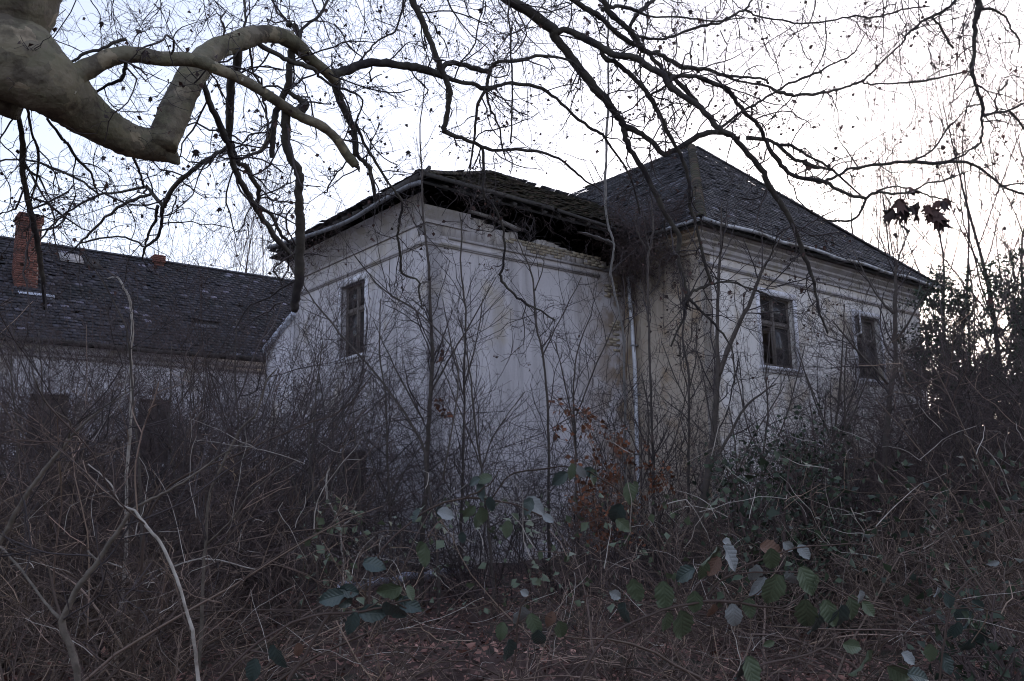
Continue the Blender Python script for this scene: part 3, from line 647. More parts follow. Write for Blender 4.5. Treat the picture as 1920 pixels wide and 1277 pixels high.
def chimney(px0, px1, ytop, b_, depth, zb, name="chimney", r_=None):
    a = onplane(px0, ytop, fr(0, b_, 0), dL); c = onplane(px1, ytop, fr(0, b_, 0), dL); s0, s1 = (a - g0) @ dR, (c - g0) @ dR; zt = a[2]
    m = MB(); f = lambda x_, y_, z: fr(x_, b_ + y_, z); m.box(f, s0 + .02, s1 - .02, .02, depth - .02, zb, zt - .02); ch = m.build(name, M_mortar, far)
    m = MB(); z = zb; r = 0
    while z < zt:
        wd = .04 if z > zt - .25 else 0.0
        x = s0 - wd
        while x < s1 + wd - .05:
            e = min(x + .24, s1 + wd); m.box(f, x + .006, e - .006, -wd - rng.uniform(0, .008), .05, z + .006, z + .068, rng.random()); x += .25 if (r % 2 or x > s0) else .13
        y = 0
        while y < depth - .05:
            for (xa, xb) in ((s0 - wd - .0, s0 + .05), (s1 - .05, s1 + wd)): m.box(f, xa, xb, y + .056, min(y + .24, depth), z + .006, z + .068, rng.random())
            y += .25
        z += .074; r += 1
    tag(m.build("bricks", M_rbrick, ch), kind="stuff"); return ch
chimney(38, 82, 400, 2.0, .7, 7.4); chimney(291, 309, 479, 4.4, .6, 10.0)
q0 = onplane(32, 530, fr(0, 1.95, 0), dL); s_ = (q0 - g0) @ dR
m = MB(); m.box(lambda x_, y_, z: fr(x_, y_, z), s_, s_ + 1.05, 1.6, 1.95, 7.98, 8.16); m.build("chimney_flashing", M_plastic, far)
q0 = onplane(112, 480, fr(0, 4.0, 0), dL); s_ = (q0 - g0) @ dR
m = MB(); m.box8([fr(s_ + x * .75, 3.75 + y * .5, 6.3 + (3.75 + y * .5 + .45) * .82 + .12 + t) for x in (0, 1) for y in (0, 1) for t in (0, .04)]); m.build("roof_hatch", M_board, far)
m = MB(); m.box8([fr(s_ + .8 + x * .5, 3.6 + y * .6, 6.3 + (3.6 + y * .6 + .45) * .82 + .10 + t) for x in (0, 1) for y in (0, 1) for t in (0, .03)]); m.build("roof_hatch", M_deck, far)  # dark plate stands in for the shaded opening beside the hatch sheet
# ------------------------------------------------------------------ plane tree: limbs traced as (x, y, width) with the distance from the camera
TRUNKX = np.array([-4.6, 3.4])
class Limbs:
    def __init__(s, root, k=1.0): s.root = root; s.pts = []; s.P = []; s.R = []; s.k = k
    def near(s, x, y, lim=16):
        if not s.pts: return None
        A = np.concatenate(s.pts); d = np.hypot(A[:, 0] - x, A[:, 1] - y); i = d.argmin()
        return (A[i, 2]) if d[i] < lim + A[i, 3] / 2 else None
    def add(s, pts, d0=None, dz=0.0, material=None, name="limb", sides=10, bump=.05, sub=4, taper_end=True, keep=True, jit=0.0):
        p = np.array(pts, float); dn = s.near(p[0, 0], p[0, 1]) if d0 is None else d0
        if dn is None: dn = 7.0
        L = np.concatenate([[0], np.cumsum(np.hypot(*np.diff(p[:, :2], axis=0).T))]); L /= L[-1]
        if np.ndim(dz): D = dn + np.interp(L, np.linspace(0, 1, len(dz)), dz)
        else: D = dn + dz * L
        q = spline(np.column_stack([p[:, :2], p[:, 2], D]), sub)
        jj = jit or (0.9 if s.k > 1 and material is None else 0)
        if jj: q[1:-1, :2] += rng.normal(0, jj, (len(q) - 2, 2))
        P = np.array([at(x, y, d) for x, y, _, d in q]); R = np.maximum(q[:, 2] * s.k, 1.0) / 2 * q[:, 3] / F
        V, Q, T = capped(P, R, sides, bump)
        o = link_mesh(name, V, Q, material or M_limb, s.root, tris=T, smooth=True)
        s.pts.append(np.column_stack([q[:, 0], q[:, 1], q[:, 3], q[:, 2]])); s.P.append(P); s.R.append(R); return o
pt = empty("plane_tree", (TRUNKX[0], TRUNKX[1], 0), "huge leaning plane tree whose mottled limbs hang over the whole view from the left", "tree")
A = Limbs(pt, 1.12)
# trunk left of the frame, then the big limbs
tr = np.array([[-4.6, 3.4, -.3, .62], [-4.5, 3.5, .8, .50], [-4.3, 3.8, 2.0, .44], [-3.9, 4.2, 3.0, .42]])
j0 = at(-75, 75, 4.65); tr = np.vstack([tr, [*j0, .29], [*at(0, 98, 4.55), .23]])
q = spline(tr, 6); V, Q, T = capped(q[:, :3], q[:, 3], 28, .012); link_mesh("trunk", V, Q, M_plane, pt, tris=T, smooth=True)
A.add([(-60, 70, 180), (25, 112, 152), (85, 152, 112), (122, 180, 96), (150, 205, 80), (187, 232, 66), (229, 256, 58), (262, 268, 54), (292, 272, 54), (312, 276, 48)], 4.6, [0, -.1, .2, .5], M_plane, sides=28, bump=.02, sub=6)
A.add([(296, 270, 52), (312, 284, 42), (322, 294, 26), (331, 302, 14), (336, 308, 5)], 5.08, 0, M_plane, sides=16, bump=.06)
A.add([(-50, 160, 165), (-12, 112, 135), (6, 80, 124), (10, 56, 126), (14, 30, 134), (20, 0, 142), (30, -60, 150), (60, -190, 150), (180, -420, 120), (330, -760, 100)], 4.6, [0, -.1, .2, .6], M_plane, sides=24, bump=.012, sub=5)
A.add([(100, 165, 44), (128, 150, 40), (148, 138, 36), (167, 127, 32), (208, 108, 29), (250, 102, 27), (302, 110, 24), (354, 112, 22), (390, 121, 21), (402, 127, 20), (443, 144, 18), (477, 162, 17), (506, 181, 17), (537, 202, 17), (568, 221, 17), (600, 235, 16), (629, 258, 15), (652, 292, 16), (667, 309, 15)], 4.55, [0, .2, .5, .9], M_plane, sides=14, bump=.05)
A.add([(666, 306, 13), (670, 314, 6), (674, 323, 2)], None, 0)
A.add([(306, 278, 44), (312, 250, 50), (331, 202, 50), (353, 155, 47), (374, 123, 43), (403, 94, 36), (437, 81, 34), (464, 71, 34), (493, 64, 28), (520, 66, 27), (540, 74, 27), (560, 88, 25), (575, 104, 22), (590, 118, 19), (610, 133, 17), (629, 154, 15)], 5.0, [0, .3, .9, 1.5], M_plane, sides=18, bump=.035)
A.add([(629, 150, 17), (637, 188, 13), (652, 219, 12), (664, 246, 10), (665, 270, 8), (664, 294, 6)], None, .3)
A.add([(664, 244, 8), (672, 293, 7), (689, 310, 8), (695, 322, 7), (704, 376, 6)], None, .4)
A.add([(618, 140, 16), (652, 131, 16), (683, 120, 14), (714, 118, 13), (756, 123, 13), (777, 127, 14), (823, 139, 12), (848, 149, 8), (886, 158, 7), (913, 167, 9), (938, 159, 6), (969, 156, 6), (1017, 167, 6), (1052, 194, 5), (1094, 231, 5), (1125, 250, 5), (1140, 266, 4), (1180, 330, 3), (1200, 400, 3)], None, 1.6)
A.add([(821, 133, 10), (844, 117, 9), (869, 123, 8), (896, 131, 9), (917, 134, 8), (923, 123, 6), (940, 115, 6), (980, 112, 6), (1013, 104, 5), (1063, 112, 4), (1090, 130, 3)], None, .3)
A.add([(919, 136, 6), (914, 152, 6), (912, 168, 6)], None, 0)
A.add([(911, 169, 6), (894, 204, 5), (889, 265, 4), (881, 318, 3)], None, .2)
A.add([(914, 168, 4), (917, 200, 4), (934, 233, 3), (940, 266, 3), (948, 300, 2)], None, .3)
A.add([(550, 88, 13), (543, 125, 12), (541, 156, 12), (531, 181, 11), (518, 208, 11), (514, 240, 10), (510, 268, 10), (510, 296, 8)], None, .25)
A.add([(512, 240, 8), (500, 268, 8), (489, 283, 7), (470, 290, 4), (450, 299, 4), (428, 305, 3)], None, .1, M_plane)
A.add([(541, 172, 7), (564, 188, 10), (572, 194, 16), (566, 204, 17), (548, 212, 12)], None, .1)
A.add([(540, 195, 12), (535, 215, 15), (536, 250, 15), (534, 265, 13), (541, 289, 13), (558, 318, 14), (562, 341, 14), (560, 366, 14), (562, 397, 15), (563, 428, 16), (562, 470, 16), (560, 520, 16), (554, 560, 14), (551, 583, 12)], None, .7, sides=12, bump=.06)
A.add([(446, 92, 15), (443, 129, 14), (433, 156, 14), (431, 188, 14), (431, 219, 13), (429, 262, 11), (439, 289, 10), (450, 307, 8), (462, 312, 8), (472, 332, 8), (485, 357, 8), (483, 384, 6)], None, .9)
A.add([(380, 148, 10), (391, 188, 10), (406, 221, 11), (420, 256, 11), (429, 272, 11), (437, 307, 10), (450, 337, 10), (468, 368, 10), (485, 399, 9), (506, 428, 9), (518, 447, 10), (537, 468, 8), (556, 485, 5)], None, 1.0)
A.add([(484, 386, 6), (506, 401, 6), (518, 420, 6), (527, 441, 6), (547, 455, 5)], None, .2)
A.add([(438, 272, 8), (420, 281, 7), (391, 297, 7), (360, 320, 8), (325, 352, 8), (313, 375, 9), (304, 396, 7), (303, 425, 5), (292, 448, 5), (273, 463, 4), (267, 486, 3)], None, .8)
A.add([(296, 386, 6), (292, 411, 5), (278, 440, 4), (271, 470, 3)], None, .3)
A.add([(306, 388, 7), (287, 363, 6), (269, 351, 5), (229, 359, 4), (187, 365, 4), (167, 375, 4), (125, 398, 3), (104, 417, 3), (83, 440, 3), (60, 470, 2)], None, .5)
A.add([(285, 363, 5), (262, 370, 5), (229, 384, 5), (198, 409, 4), (167, 438, 4), (146, 459, 3), (120, 480, 2)], None, .4)
A.add([(152, 455, 3), (185, 447, 3), (219, 444, 3), (250, 450, 3), (271, 463, 3)], None, .1)
A.add([(250, 296, 5), (262, 323, 4), (267, 340, 4), (269, 350, 4)], 5.6, .3)
A.add([(30, 190, 8), (34, 215, 8), (42, 261, 9), (43, 292, 10), (42, 323, 9), (48, 357, 9), (55, 390, 10), (62, 417, 10), (69, 448, 9), (75, 490, 9), (80, 530, 7), (84, 580, 5)], 4.7, .8)
A.add([(50, 200, 5), (58, 240, 4), (65, 265, 4), (71, 277, 5), (72, 307, 4), (67, 340, 3), (57, 384, 3)], 4.8, .3)
A.add([(88, 222, 4), (117, 260, 5), (125, 269, 5), (150, 304, 5), (171, 323, 4), (176, 344, 3), (185, 372, 2)], 4.9, .4)
A.add([(-20, 303, 3), (42, 299, 3), (94, 313, 4), (146, 336, 4), (187, 365, 3)], 6.2, .2)
A.add([(128, 120, 4), (160, 100, 5), (192, 92, 5), (215, 80, 6), (237, 73, 6)], None, .1)
A.add([(236, 120, 7), (232, 135, 6), (227, 150, 6), (204, 158, 5), (185, 170, 4), (165, 178, 4)], None, .2)
A.add([(485, 82, 9), (510, 98, 8), (539, 112, 8), (560, 119, 9), (589, 129, 7), (597, 142, 5), (622, 160, 4), (652, 169, 4), (679, 187, 3), (668, 229, 3), (672, 241, 5), (685, 272, 5), (704, 303, 5), (727, 341, 4), (748, 368, 4), (754, 385, 4), (748, 419, 4), (746, 443, 4), (751, 482, 4), (755, 513, 4), (784, 527, 3), (786, 552, 3), (791, 580, 2)], None, 1.6)
A.add([(468, 88, 4), (475, 135, 4), (487, 158, 4), (495, 192, 4), (500, 220, 4), (504, 252, 4)], None, .3)
A.add([(556, 84, 10), (564, 62, 7), (566, 54, 5), (589, 37, 5), (604, 21, 5), (614, 0, 4), (630, -40, 4)], None, .3)
A.add([(560, 62, 8), (552, 48, 9), (538, 45, 9)], None, 0)
A.add([(668, 124, 4), (693, 92, 3), (715, 72, 3), (741, 58, 3), (754, 17, 3), (760, -30, 3)], None, .3)
A.add([(458, 66, 5), (459, 30, 4), (457, 0, 4), (455, -40, 4)], None, .2)
# limbs that come down from above: they spring from the upright limb out of the frame
hub = [(330, -760, 100), (520, -560, 60)]
A.add([(300, -700, 90), (560, -420, 45), (800, -170, 26), (905, -40, 20), (955, 0, 18), (986, 17, 18), (1015, 40, 17), (1036, 54, 18), (1042, 72, 15), (1065, 100, 15), (1090, 133, 15), (1115, 165, 14), (1134, 185, 14), (1153, 212, 12), (1172, 236, 12), (1197, 248, 9), (1222, 265, 9), (1242, 287, 9), (1262, 283, 9), (1279, 274, 9), (1309, 256, 10), (1340, 248, 9), (1372, 253, 9)], 5.2, [0, .6, 1.4, 2.2, 2.8], sides=12)
A.add([(1370, 251, 9), (1396, 282, 9), (1428, 317, 10), (1442, 349, 10), (1467, 388, 9), (1488, 424, 8), (1502, 462, 8), (1513, 494, 7), (1527, 533, 5), (1538, 590, 4), (1552, 625, 3)], None, .5)
A.add([(1170, 238, 10), (1174, 262, 10), (1187, 289, 9), (1212, 328, 9), (1237, 381, 9), (1260, 420, 8), (1272, 441, 8), (1272, 491, 7), (1283, 526, 8), (1288, 562, 7), (1281, 595, 4), (1258, 650, 3)], None, .6)
A.add([(1288, 558, 6), (1308, 576, 4), (1340, 608, 4), (1368, 643, 3), (1375, 675, 2), (1378, 720, 2)], None, .2)
A.add([(1286, 560, 6), (1298, 548, 5), (1315, 540, 5), (1340, 531, 4), (1368, 530, 3), (1425, 547, 3), (1470, 570, 2)], None, .2)
A.add([(1036, 58, 12), (1065, 57, 11), (1098, 73, 12), (1122, 86, 12), (1157, 104, 11), (1188, 108, 11), (1215, 125, 11), (1242, 140, 11), (1253, 156, 12), (1278, 179, 10), (1309, 198, 10), (1330, 221, 10), (1349, 242, 10), (1372, 253, 8)], None, .0)
A.add([(1126, 88, 8), (1135, 108, 8), (1157, 119, 8), (1178, 136, 8), (1197, 156, 8), (1215, 177, 8), (1230, 204, 8), (1245, 229, 7), (1257, 258, 7), (1276, 289, 6), (1290, 331, 6), (1294, 385, 6), (1304, 420, 5), (1318, 480, 5), (1333, 530, 6)], None, .8)
A.add([(1215, 177, 4), (1235, 170, 4), (1252, 158, 4)], None, 0)
A.add([(1255, 152, 7), (1263, 144, 7), (1278, 142, 7), (1305, 142, 7), (1336, 156, 8), (1365, 169, 8), (1382, 192, 7), (1401, 215, 7), (1422, 233, 7), (1436, 266, 7), (1460, 302, 8), (1485, 329, 7), (1523, 335, 7), (1548, 342, 7), (1578, 360, 5), (1624, 372, 6)], None, .9)
A.add([(700, -560, 50), (900, -200, 20), (1010, -60, 12), (1080, 4, 9), (1107, 21, 10), (1126, 31, 10), (1142, 48, 8), (1163, 69, 9), (1197, 87, 9), (1209, 96, 8), (1236, 102, 8), (1267, 119, 8), (1288, 127, 8), (1330, 131, 6), (1357, 142, 6), (1392, 144, 4), (1434, 148, 4), (1440, 158, 4)], 6.0, [0, .8, 1.6, 2.0])
A.add([(1355, 141, 5), (1388, 152, 4), (1434, 160, 4), (1455, 171, 6)], None, .1)
A.add([(1209, 96, 7), (1222, 108, 7), (1242, 129, 7), (1263, 146, 8), (1280, 162, 8), (1301, 187, 8), (1311, 198, 7)], None, .1)
A.add([(900, -420, 26), (1060, -100, 12), (1130, 0, 9), (1140, 23, 9), (1163, 40, 9), (1180, 56, 9), (1197, 79, 9), (1205, 92, 8)], 6.4, 1.2)
A.add([(1128, 18, 8), (1145, 14, 7), (1163, 12, 6), (1188, 19, 6), (1213, 29, 4), (1238, 32, 3), (1288, 33, 3), (1330, 40, 3), (1397, 34, 2)], None, .5)
A.add([(1180, 60, 5), (1184, 44, 6), (1197, 23, 7), (1226, 0, 5), (1260, -40, 5)], None, .3)
A.add([(1178, 62, 5), (1205, 69, 5), (1225, 73, 4), (1247, 72, 4), (1280, 61, 4), (1315, 49, 5), (1349, 43, 4), (1375, 30, 4), (1397, 18, 4), (1411, 0, 3), (1425, -30, 3)], None, .6)
A.add([(1397, 18, 4), (1422, 30, 3), (1480, 40, 3), (1508, 44, 3), (1568, 37, 3), (1604, 29, 3), (1625, 33, 3), (1656, 30, 3), (1690, 18, 3), (1743, 12, 2)], None, .4)
A.add([(1351, 240, 5), (1392, 208, 4), (1422, 192, 4), (1453, 173, 4), (1480, 156, 4), (1527, 139, 4), (1556, 123, 3), (1597, 103, 3), (1610, 85, 2), (1625, 60, 2)], None, .3)
A.add([(1452, 171, 7), (1475, 176, 6), (1496, 178, 5), (1530, 176, 5), (1556, 172, 4), (1585, 163, 4), (1613, 153, 4), (1640, 130, 3), (1666, 103, 3), (1692, 79, 3), (1700, 65, 4), (1719, 48, 4), (1747, 32, 5), (1767, 22, 5), (1793, 0, 4), (1820, -40, 4)], None, .4)
A.add([(1613, 153, 4), (1632, 158, 3), (1676, 156, 3), (1724, 152, 4), (1771, 143, 3), (1819, 134, 3)], None, .2)
A.add([(1440, -300, 30), (1700, -140, 16), (1815, -40, 11), (1834, 0, 10), (1834, 19, 11), (1828, 48, 8), (1827, 96, 6), (1823, 132, 7), (1831, 165, 5), (1843, 201, 6), (1841, 218, 5), (1842, 240, 4), (1839, 266, 4), (1817, 283, 3), (1786, 299, 3), (1760, 310, 2)], 6.0, [0, .5, .9])
A.add([(900, -520, 40), (1150, -420, 34), (1440, -300, 28)], 6.0, [0, .2])
A.add([(1841, 218, 5), (1870, 210, 4), (1891, 207, 4), (1925, 190, 3), (1960, 170, 3)], None, .1)
A.add([(1891, 207, 4), (1905, 222, 4), (1925, 248, 3), (1950, 280, 3)], None, .1)
A.add([(1870, 210, 3), (1866, 187, 3), (1874, 170, 3), (1886, 160, 3), (1891, 148, 2)], None, 0)
A.add([(1840, 17, 6), (1865, 18, 4), (1889, 38, 3), (1896, 55, 3), (1912, 75, 3), (1908, 100, 2)], None, .1)
A.add([(1747, 33, 4), (1764, 50, 4), (1776, 74, 4), (1788, 91, 4)], None, 0)
A.add([(1548, 340, 6), (1570, 329, 5), (1597, 317, 5), (1652, 308, 5), (1707, 304, 6), (1751, 305, 6), (1811, 303, 5), (1849, 324, 4), (1879, 349, 4), (1920, 365, 4), (1960, 380, 3)], None, .5)
A.add([(1879, 349, 4), (1900, 345, 3), (1935, 345, 3)], None, .1)
A.add([(1400, 258, 8), (1440, 263, 6), (1462, 272, 6), (1485, 274, 5), (1523, 297, 4), (1559, 318, 4), (1613, 366, 3)], 8.3, .2)
A.add([(1455, 268, 6), (1487, 297, 6), (1505, 304, 6), (1520, 311, 9), (1540, 314, 5), (1559, 320, 3)], None, .1)
A.add([(1622, 372, 5), (1641, 362, 5), (1674, 362, 4), (1707, 360, 4), (1740, 343, 3), (1770, 339, 3), (1819, 320, 2)], None, .2)
A.add([(1624, 374, 4), (1613, 398, 4), (1597, 414, 4), (1570, 413, 3), (1542, 412, 3)], None, .1)
A.add([(1707, 303, 4), (1748, 283, 3), (1771, 247, 3), (1812, 204, 2), (1831, 166, 2)], None, .1)
A.add([(600, -560, 40), (690, -220, 18), (745, -70, 14), (773, 0, 12), (786, 27, 11), (800, 60, 10), (813, 92, 10), (825, 123, 10), (836, 150, 10), (844, 175, 10), (840, 200, 9), (836, 229, 9), (832, 246, 9), (857, 256, 7), (890, 268, 6), (905, 276, 6), (930, 281, 5), (957, 281, 5), (1001, 283, 5), (1048, 297, 4), (1078, 321, 4), (1103, 343, 3), (1130, 360, 2)], 5.6, [0, .5, .9, 1.4, 2.2])
A.add([(904, 276, 5), (908, 321, 5), (909, 368, 5), (924, 382, 4), (938, 414, 4), (946, 456, 4), (944, 497, 4), (938, 519, 5), (957, 546, 4), (985, 568, 4), (1007, 579, 3), (1040, 600, 3)], None, .8)
A.add([(955, -60, 3), (952, 0, 3), (957, 62, 3), (959, 146, 3), (961, 187, 3), (957, 266, 3)], 6.6, .1)
A.add([(820, -60, 3), (839, 0, 3), (875, 56, 2), (915, 90, 2), (930, 117, 2)], 6.6, .1)
A.add([(560, -400, 30), (1000, -600, 40)], 5.8, .2)
# pale peeled patches on the thick limbs
for (x, y, r) in ((136, 134, 6), (141, 172, 6), (142, 183, 4), (432, 97, 8), (477, 56, 5), (548, 60, 8), (453, 148, 6), (405, 118, 4), (305, 98, 4), (372, 145, 4)):
    pts_ = np.concatenate(A.pts[:10]); i = np.hypot(pts_[:, 0] - x, pts_[:, 1] - y).argmin(); d = pts_[i, 2] - pts_[i, 3] / 2 * pts_[i, 2] / F - .012
    for k in range(2):
        m = MB(); aa = rng.uniform(0, 6.28); c = at(x + rng.normal(0, r * .3), y + rng.normal(0, r * .3), d); rr = r * d / F * rng.uniform(.3, .7)
        m.quad([c + right * rr * math.cos(aa + t) * (1 + .3 * math.sin(3 * t)) + up * rr * math.sin(aa + t) for t in (0, 1.5, 3.2, 4.6)]); m.build("bark_patch", M_peel, pt)
# small branches and twigs: kinked and drooping, growing from every limb
tw = Acc(); tipsL = []
def twigset(P, R, dens, L1, lv2, lv3, acc, droop=-.02, r1=.0045, kink=.12):
    """P one limb path (n,3)"""
    Ls = np.linalg.norm(np.diff(P, axis=0), axis=1).sum(); k = max(1, int(Ls * dens))
    p1, q1 = kids(P[None], np.minimum(R, .02)[None], k, .03, L1, 1.05, 9, .24, np.array([0, 0, droop]), .5, r1 * .6, kink)
    q1 = np.minimum(q1, r1 * 1.4); acc.add(p1, q1, 4)
    p2, q2 = kids(p1, q1, lv2, .15, L1 * .42, .95, 7, .26, np.array([0, 0, droop * 1.5]), .62, .0018, kink); acc.add(p2, q2, 3)
    p3, q3 = kids(p2, q2, lv3, .2, L1 * .17, .85, 4, .25, np.array([0, 0, droop]), .7, .0013, 0); acc.add(p3, q3, 3)
    tipsL.append(np.concatenate([p2[:, -1], p3[:, -1]]))
for P_, R_ in zip(A.P[3:], A.R[3:]):
    sc = [proj(p) for p in P_]; vis = [(-250 < x < 2170 and -260 < y < 1200 and z > 0) for x, y, z in sc]
    if sum(vis) < 3: continue
    idx = np.nonzero(vis)[0]; Pv, Rv = P_[idx[0]:idx[-1] + 1], R_[idx[0]:idx[-1] + 1]
    md = np.mean([s_[2] for s_ in sc]); thick = Rv.max()
    twigset(Pv, Rv, 6.5 if thick < .03 else 4.5, .5, 5, 3, tw)
# further thin drooping branchlets from the crown above the frame
n = 170; xs = rng.uniform(-50, 1950, n); ys = rng.uniform(-160, 60, n); ds = rng.uniform(6.5, 10.5, n)
P0 = np.array([at(x, y, d) for x, y, d in zip(xs, ys, ds)]); D0 = np.column_stack([rng.normal(0, .5, n), rng.normal(0, .35, n), rng.uniform(-1.1, -.2, n)])
p0, q0 = walk(P0, D0, rng.uniform(.5, 2.0, n), 14, .17, np.array([0, 0, -.03]), np.full(n, .0055), np.full(n, .002), .1)
tw.add(p0, q0, 4)
p2, q2 = kids(p0, q0, 9, .05, .42, .9, 8, .24, np.array([0, 0, -.03]), .62, .002, .1); tw.add(p2, q2, 3)
p3, q3 = kids(p2, q2, 3, .2, .13, .85, 4, .25, np.array([0, 0, -.02]), .7, .0013); tw.add(p3, q3, 3); tipsL.append(p2[:, -1]); 
tag(tw.build("twigs", M_twig, pt), kind="stuff")
# leaves and seed balls still hanging
tips = np.concatenate(tipsL)
def lobed(size, curl=.25):
    """a shrivelled five lobed plane leaf, about 26 triangles"""
    V = [(0, 0, 0)]; prof_ = []
    lob = [(-2.2, .55), (-1.75, .35), (-1.35, .85), (-.95, .42), (-.55, 1.0), (-.28, .55), (0, 1.15), (.28, .55), (.55, 1.0), (.95, .42), (1.35, .85), (1.75, .35), (2.2, .55)]
    for a, r in lob:
        a += rng.normal(0, .08); r *= rng.uniform(.8, 1.1); x_, y_ = math.sin(a) * r, math.cos(a) * r + .45
        V.append((x_, y_, curl * (x_ * x_) * 1.2 + rng.normal(0, .09) - curl * y_ * .6))
    V = np.array(V) * size; T = [(0, i, i + 1) for i in range(1, len(V) - 1)]
    return V, T
leaf_meshes = []
for k in range(7):
    V, T = lobed(1.0, rng.uniform(.1, .9)); me_o = link_mesh("leaf", V, None, M_leaf, pt, tris=T, loc=(0, 0, 0), rnd=np.full(len(V), rng.random())); leaf_meshes.append(me_o.data); bpy.data.objects.remove(me_o)
def put(name, me, root, p, size, rot=None):
    o = bpy.data.objects.new(name, me); col.objects.link(o); o.parent = root; o.location = Vector(p) - Vector(LOC[root.name])
    o.rotation_euler = rot if rot is not None else (rng.normal(-1.57, .45), rng.normal(0, .3), rng.normal(0, .8)); o.scale = (size,) * 3; return o
vis = [(p, proj(p)) for p in tips]; vis = [(p, q) for p, q in vis if 0 < q[0] < 1920 and 0 < q[1] < 560]
order = rng.permutation(len(vis))[:290]
for i in order: put("leaf", random.choice(leaf_meshes), pt, vis[i][0], rng.uniform(.018, .042))
for (x, y, s_) in ((1487, 186, 17), (1360, 33, 13), (1310, 35, 14), (1414, 32, 13), (1412, 88, 13), (1284, 45, 12), (1238, 84, 14), (1096, 30, 22), (1108, 38, 16), (1520, 312, 13), (1582, 262, 12), (1522, 84, 12), (1535, 110, 12), (1714, 64, 11), (1805, 132, 14), (1806, 110, 12), (1792, 98, 13), (1872, 70, 12), (1905, 130, 11), (1552, 170, 9), (1836, 553, 16), (1858, 558, 16), (1646, 330, 10), (375, 15, 12), (500, 12, 12), (352, 263, 9), (181, 290, 9), (356, 55, 9), (260, 15, 12), (243, 45, 11), (191, 40, 13), (158, 32, 10), (650, 43, 11), (870, 88, 9), (905, 106, 9), (395, 327, 9), (1676, 437, 14), (1756, 462, 12), (1790, 390, 12), (1810, 435, 10), (1575, 590, 9)):
    put("leaf", random.choice(leaf_meshes), pt, at(x, y, 6.5), s_ / 1.5 * 6.5 / F)
ti = tips[rng.integers(0, len(tips), 2600)]; V, Q, R = leafcloud(ti, .022, .5, elong=1.2); tag(link_mesh("small_leaves", V, Q, M_leaf, pt, rnd=R), kind="stuff")
A.add([(1641, 362, 4), (1670, 350, 3), (1700, 352, 3), (1730, 362, 3), (1760, 372, 3), (1790, 380, 2)], 4.7, 0)
A.add([(1700, 352, 3), (1696, 375, 2), (1690, 400, 2), (1692, 420, 2)], 4.7, 0)
# the dark clump of big leaves against the sky
for (x, y, s_) in ((1684, 372, 24), (1676, 392, 22), (1694, 385, 26), (1688, 402, 18), (1702, 362, 16), (1710, 385, 18), (1722, 378, 20), (1718, 398, 18), (1738, 384, 18), (1750, 392, 24), (1760, 398, 24), (1764, 408, 20), (1740, 402, 16), (1768, 376, 18), (1778, 372, 16), (1690, 420, 18), (1756, 376, 16), (1794, 390, 13), (1706, 350, 12)):
    put("leaf", random.choice(leaf_meshes), pt, at(x, y, 4.6), s_ / .95 * 4.6 / F)
def ball(r, n=8):
    V = []; Q = []
    for i in range(n + 1):
        for j in range(n):
            th = math.pi * i / n; ph = 2 * math.pi * j / n; k = r * (1 + rng.normal(0, .06)); V.append((k * math.sin(th) * math.cos(ph), k * math.sin(th) * math.sin(ph), k * math.cos(th)))
            if i: Q.append(((i-1) * n + j, (i-1) * n + (j+1) % n, i * n + (j+1) % n, i * n + j))
    return V, Q
V, Q = ball(1.0); bo = link_mesh("seed_ball", V, Q, M_leaf, pt, loc=(0, 0, 0), rnd=np.full(len(V), .3)); bme = bo.data; bpy.data.objects.remove(bo)
for (x, y, r) in ((1768, 277, 4.6), (1757, 312, 3.4), (1736, 4, 2.8), (1733, 11, 2.8), (1632, 49, 2.6), (1567, 278, 3.5), (1700, 388, 3)):
    put("seed_ball", bme, pt, at(x, y, 6.8), r * 6.8 / F)
for i in rng.permutation(len(vis))[:110]: put("seed_ball", bme, pt, vis[i][0], rng.uniform(.005, .010))

# ------------------------------------------------------------------ saplings traced in front of the house
def sapling(label, stems, dist, material=M_sap, name="sapling", twig=(7, .9, 4, 3), lean=0.0, group=None, cat="sapling", zmax=None, side_up=.05, rr=1.0):
    """stems: lists of (x, y, width) from the top of each stem to its foot; first stem reaches the ground"""
    x, y, _ = stems[0][-1]; g = ground(x, dist); root = empty(name, g, label, cat, group); L = Limbs(root); acc = Acc()
    for i, st in enumerate(stems):
        st = list(st)[::-1] if i == 0 else list(st)[::-1]
        if i == 0:
            gx_, gy_, gd = proj(g); st = [(gx_, gy_ + 6, st[0][2] * 1.1)] + [p for p in st if p[1] < gy_ - 4]; L.add(st, gd, -lean, material, "stem" if i == 0 else "branch", sides=8, bump=.04, jit=.6)
        else: L.add(st, None, rng.uniform(-.4, .4), material, "branch", sides=6, bump=.04, jit=.6)
    for P_, R_ in zip(L.P, L.R):
        Ls = np.linalg.norm(P_[-1] - P_[0]); k = int(max(2, twig[0] * Ls / 3))
        p1, q1 = kids(P_[None], R_[None] * rr, k, .22, twig[1], .75, 9, .10, np.array([0, 0, side_up]), .5, .003, .03); q1 = np.minimum(q1, .009); acc.add(p1, q1, 4)
        p2, q2 = kids(p1, q1, twig[2], .15, twig[1] * .45, .75, 7, .13, np.array([0, 0, side_up]), .6, .0022, .02); acc.add(p2, q2, 3)
        if twig[3]: p3, q3 = kids(p2, q2, twig[3], .2, twig[1] * .2, .7, 5, .15, np.array([0, 0, .03]), .7, .0018); acc.add(p3, q3, 3)
    tag(acc.build("twigs", M_twig if material is not M_pale else M_brush, root), kind="stuff"); return root
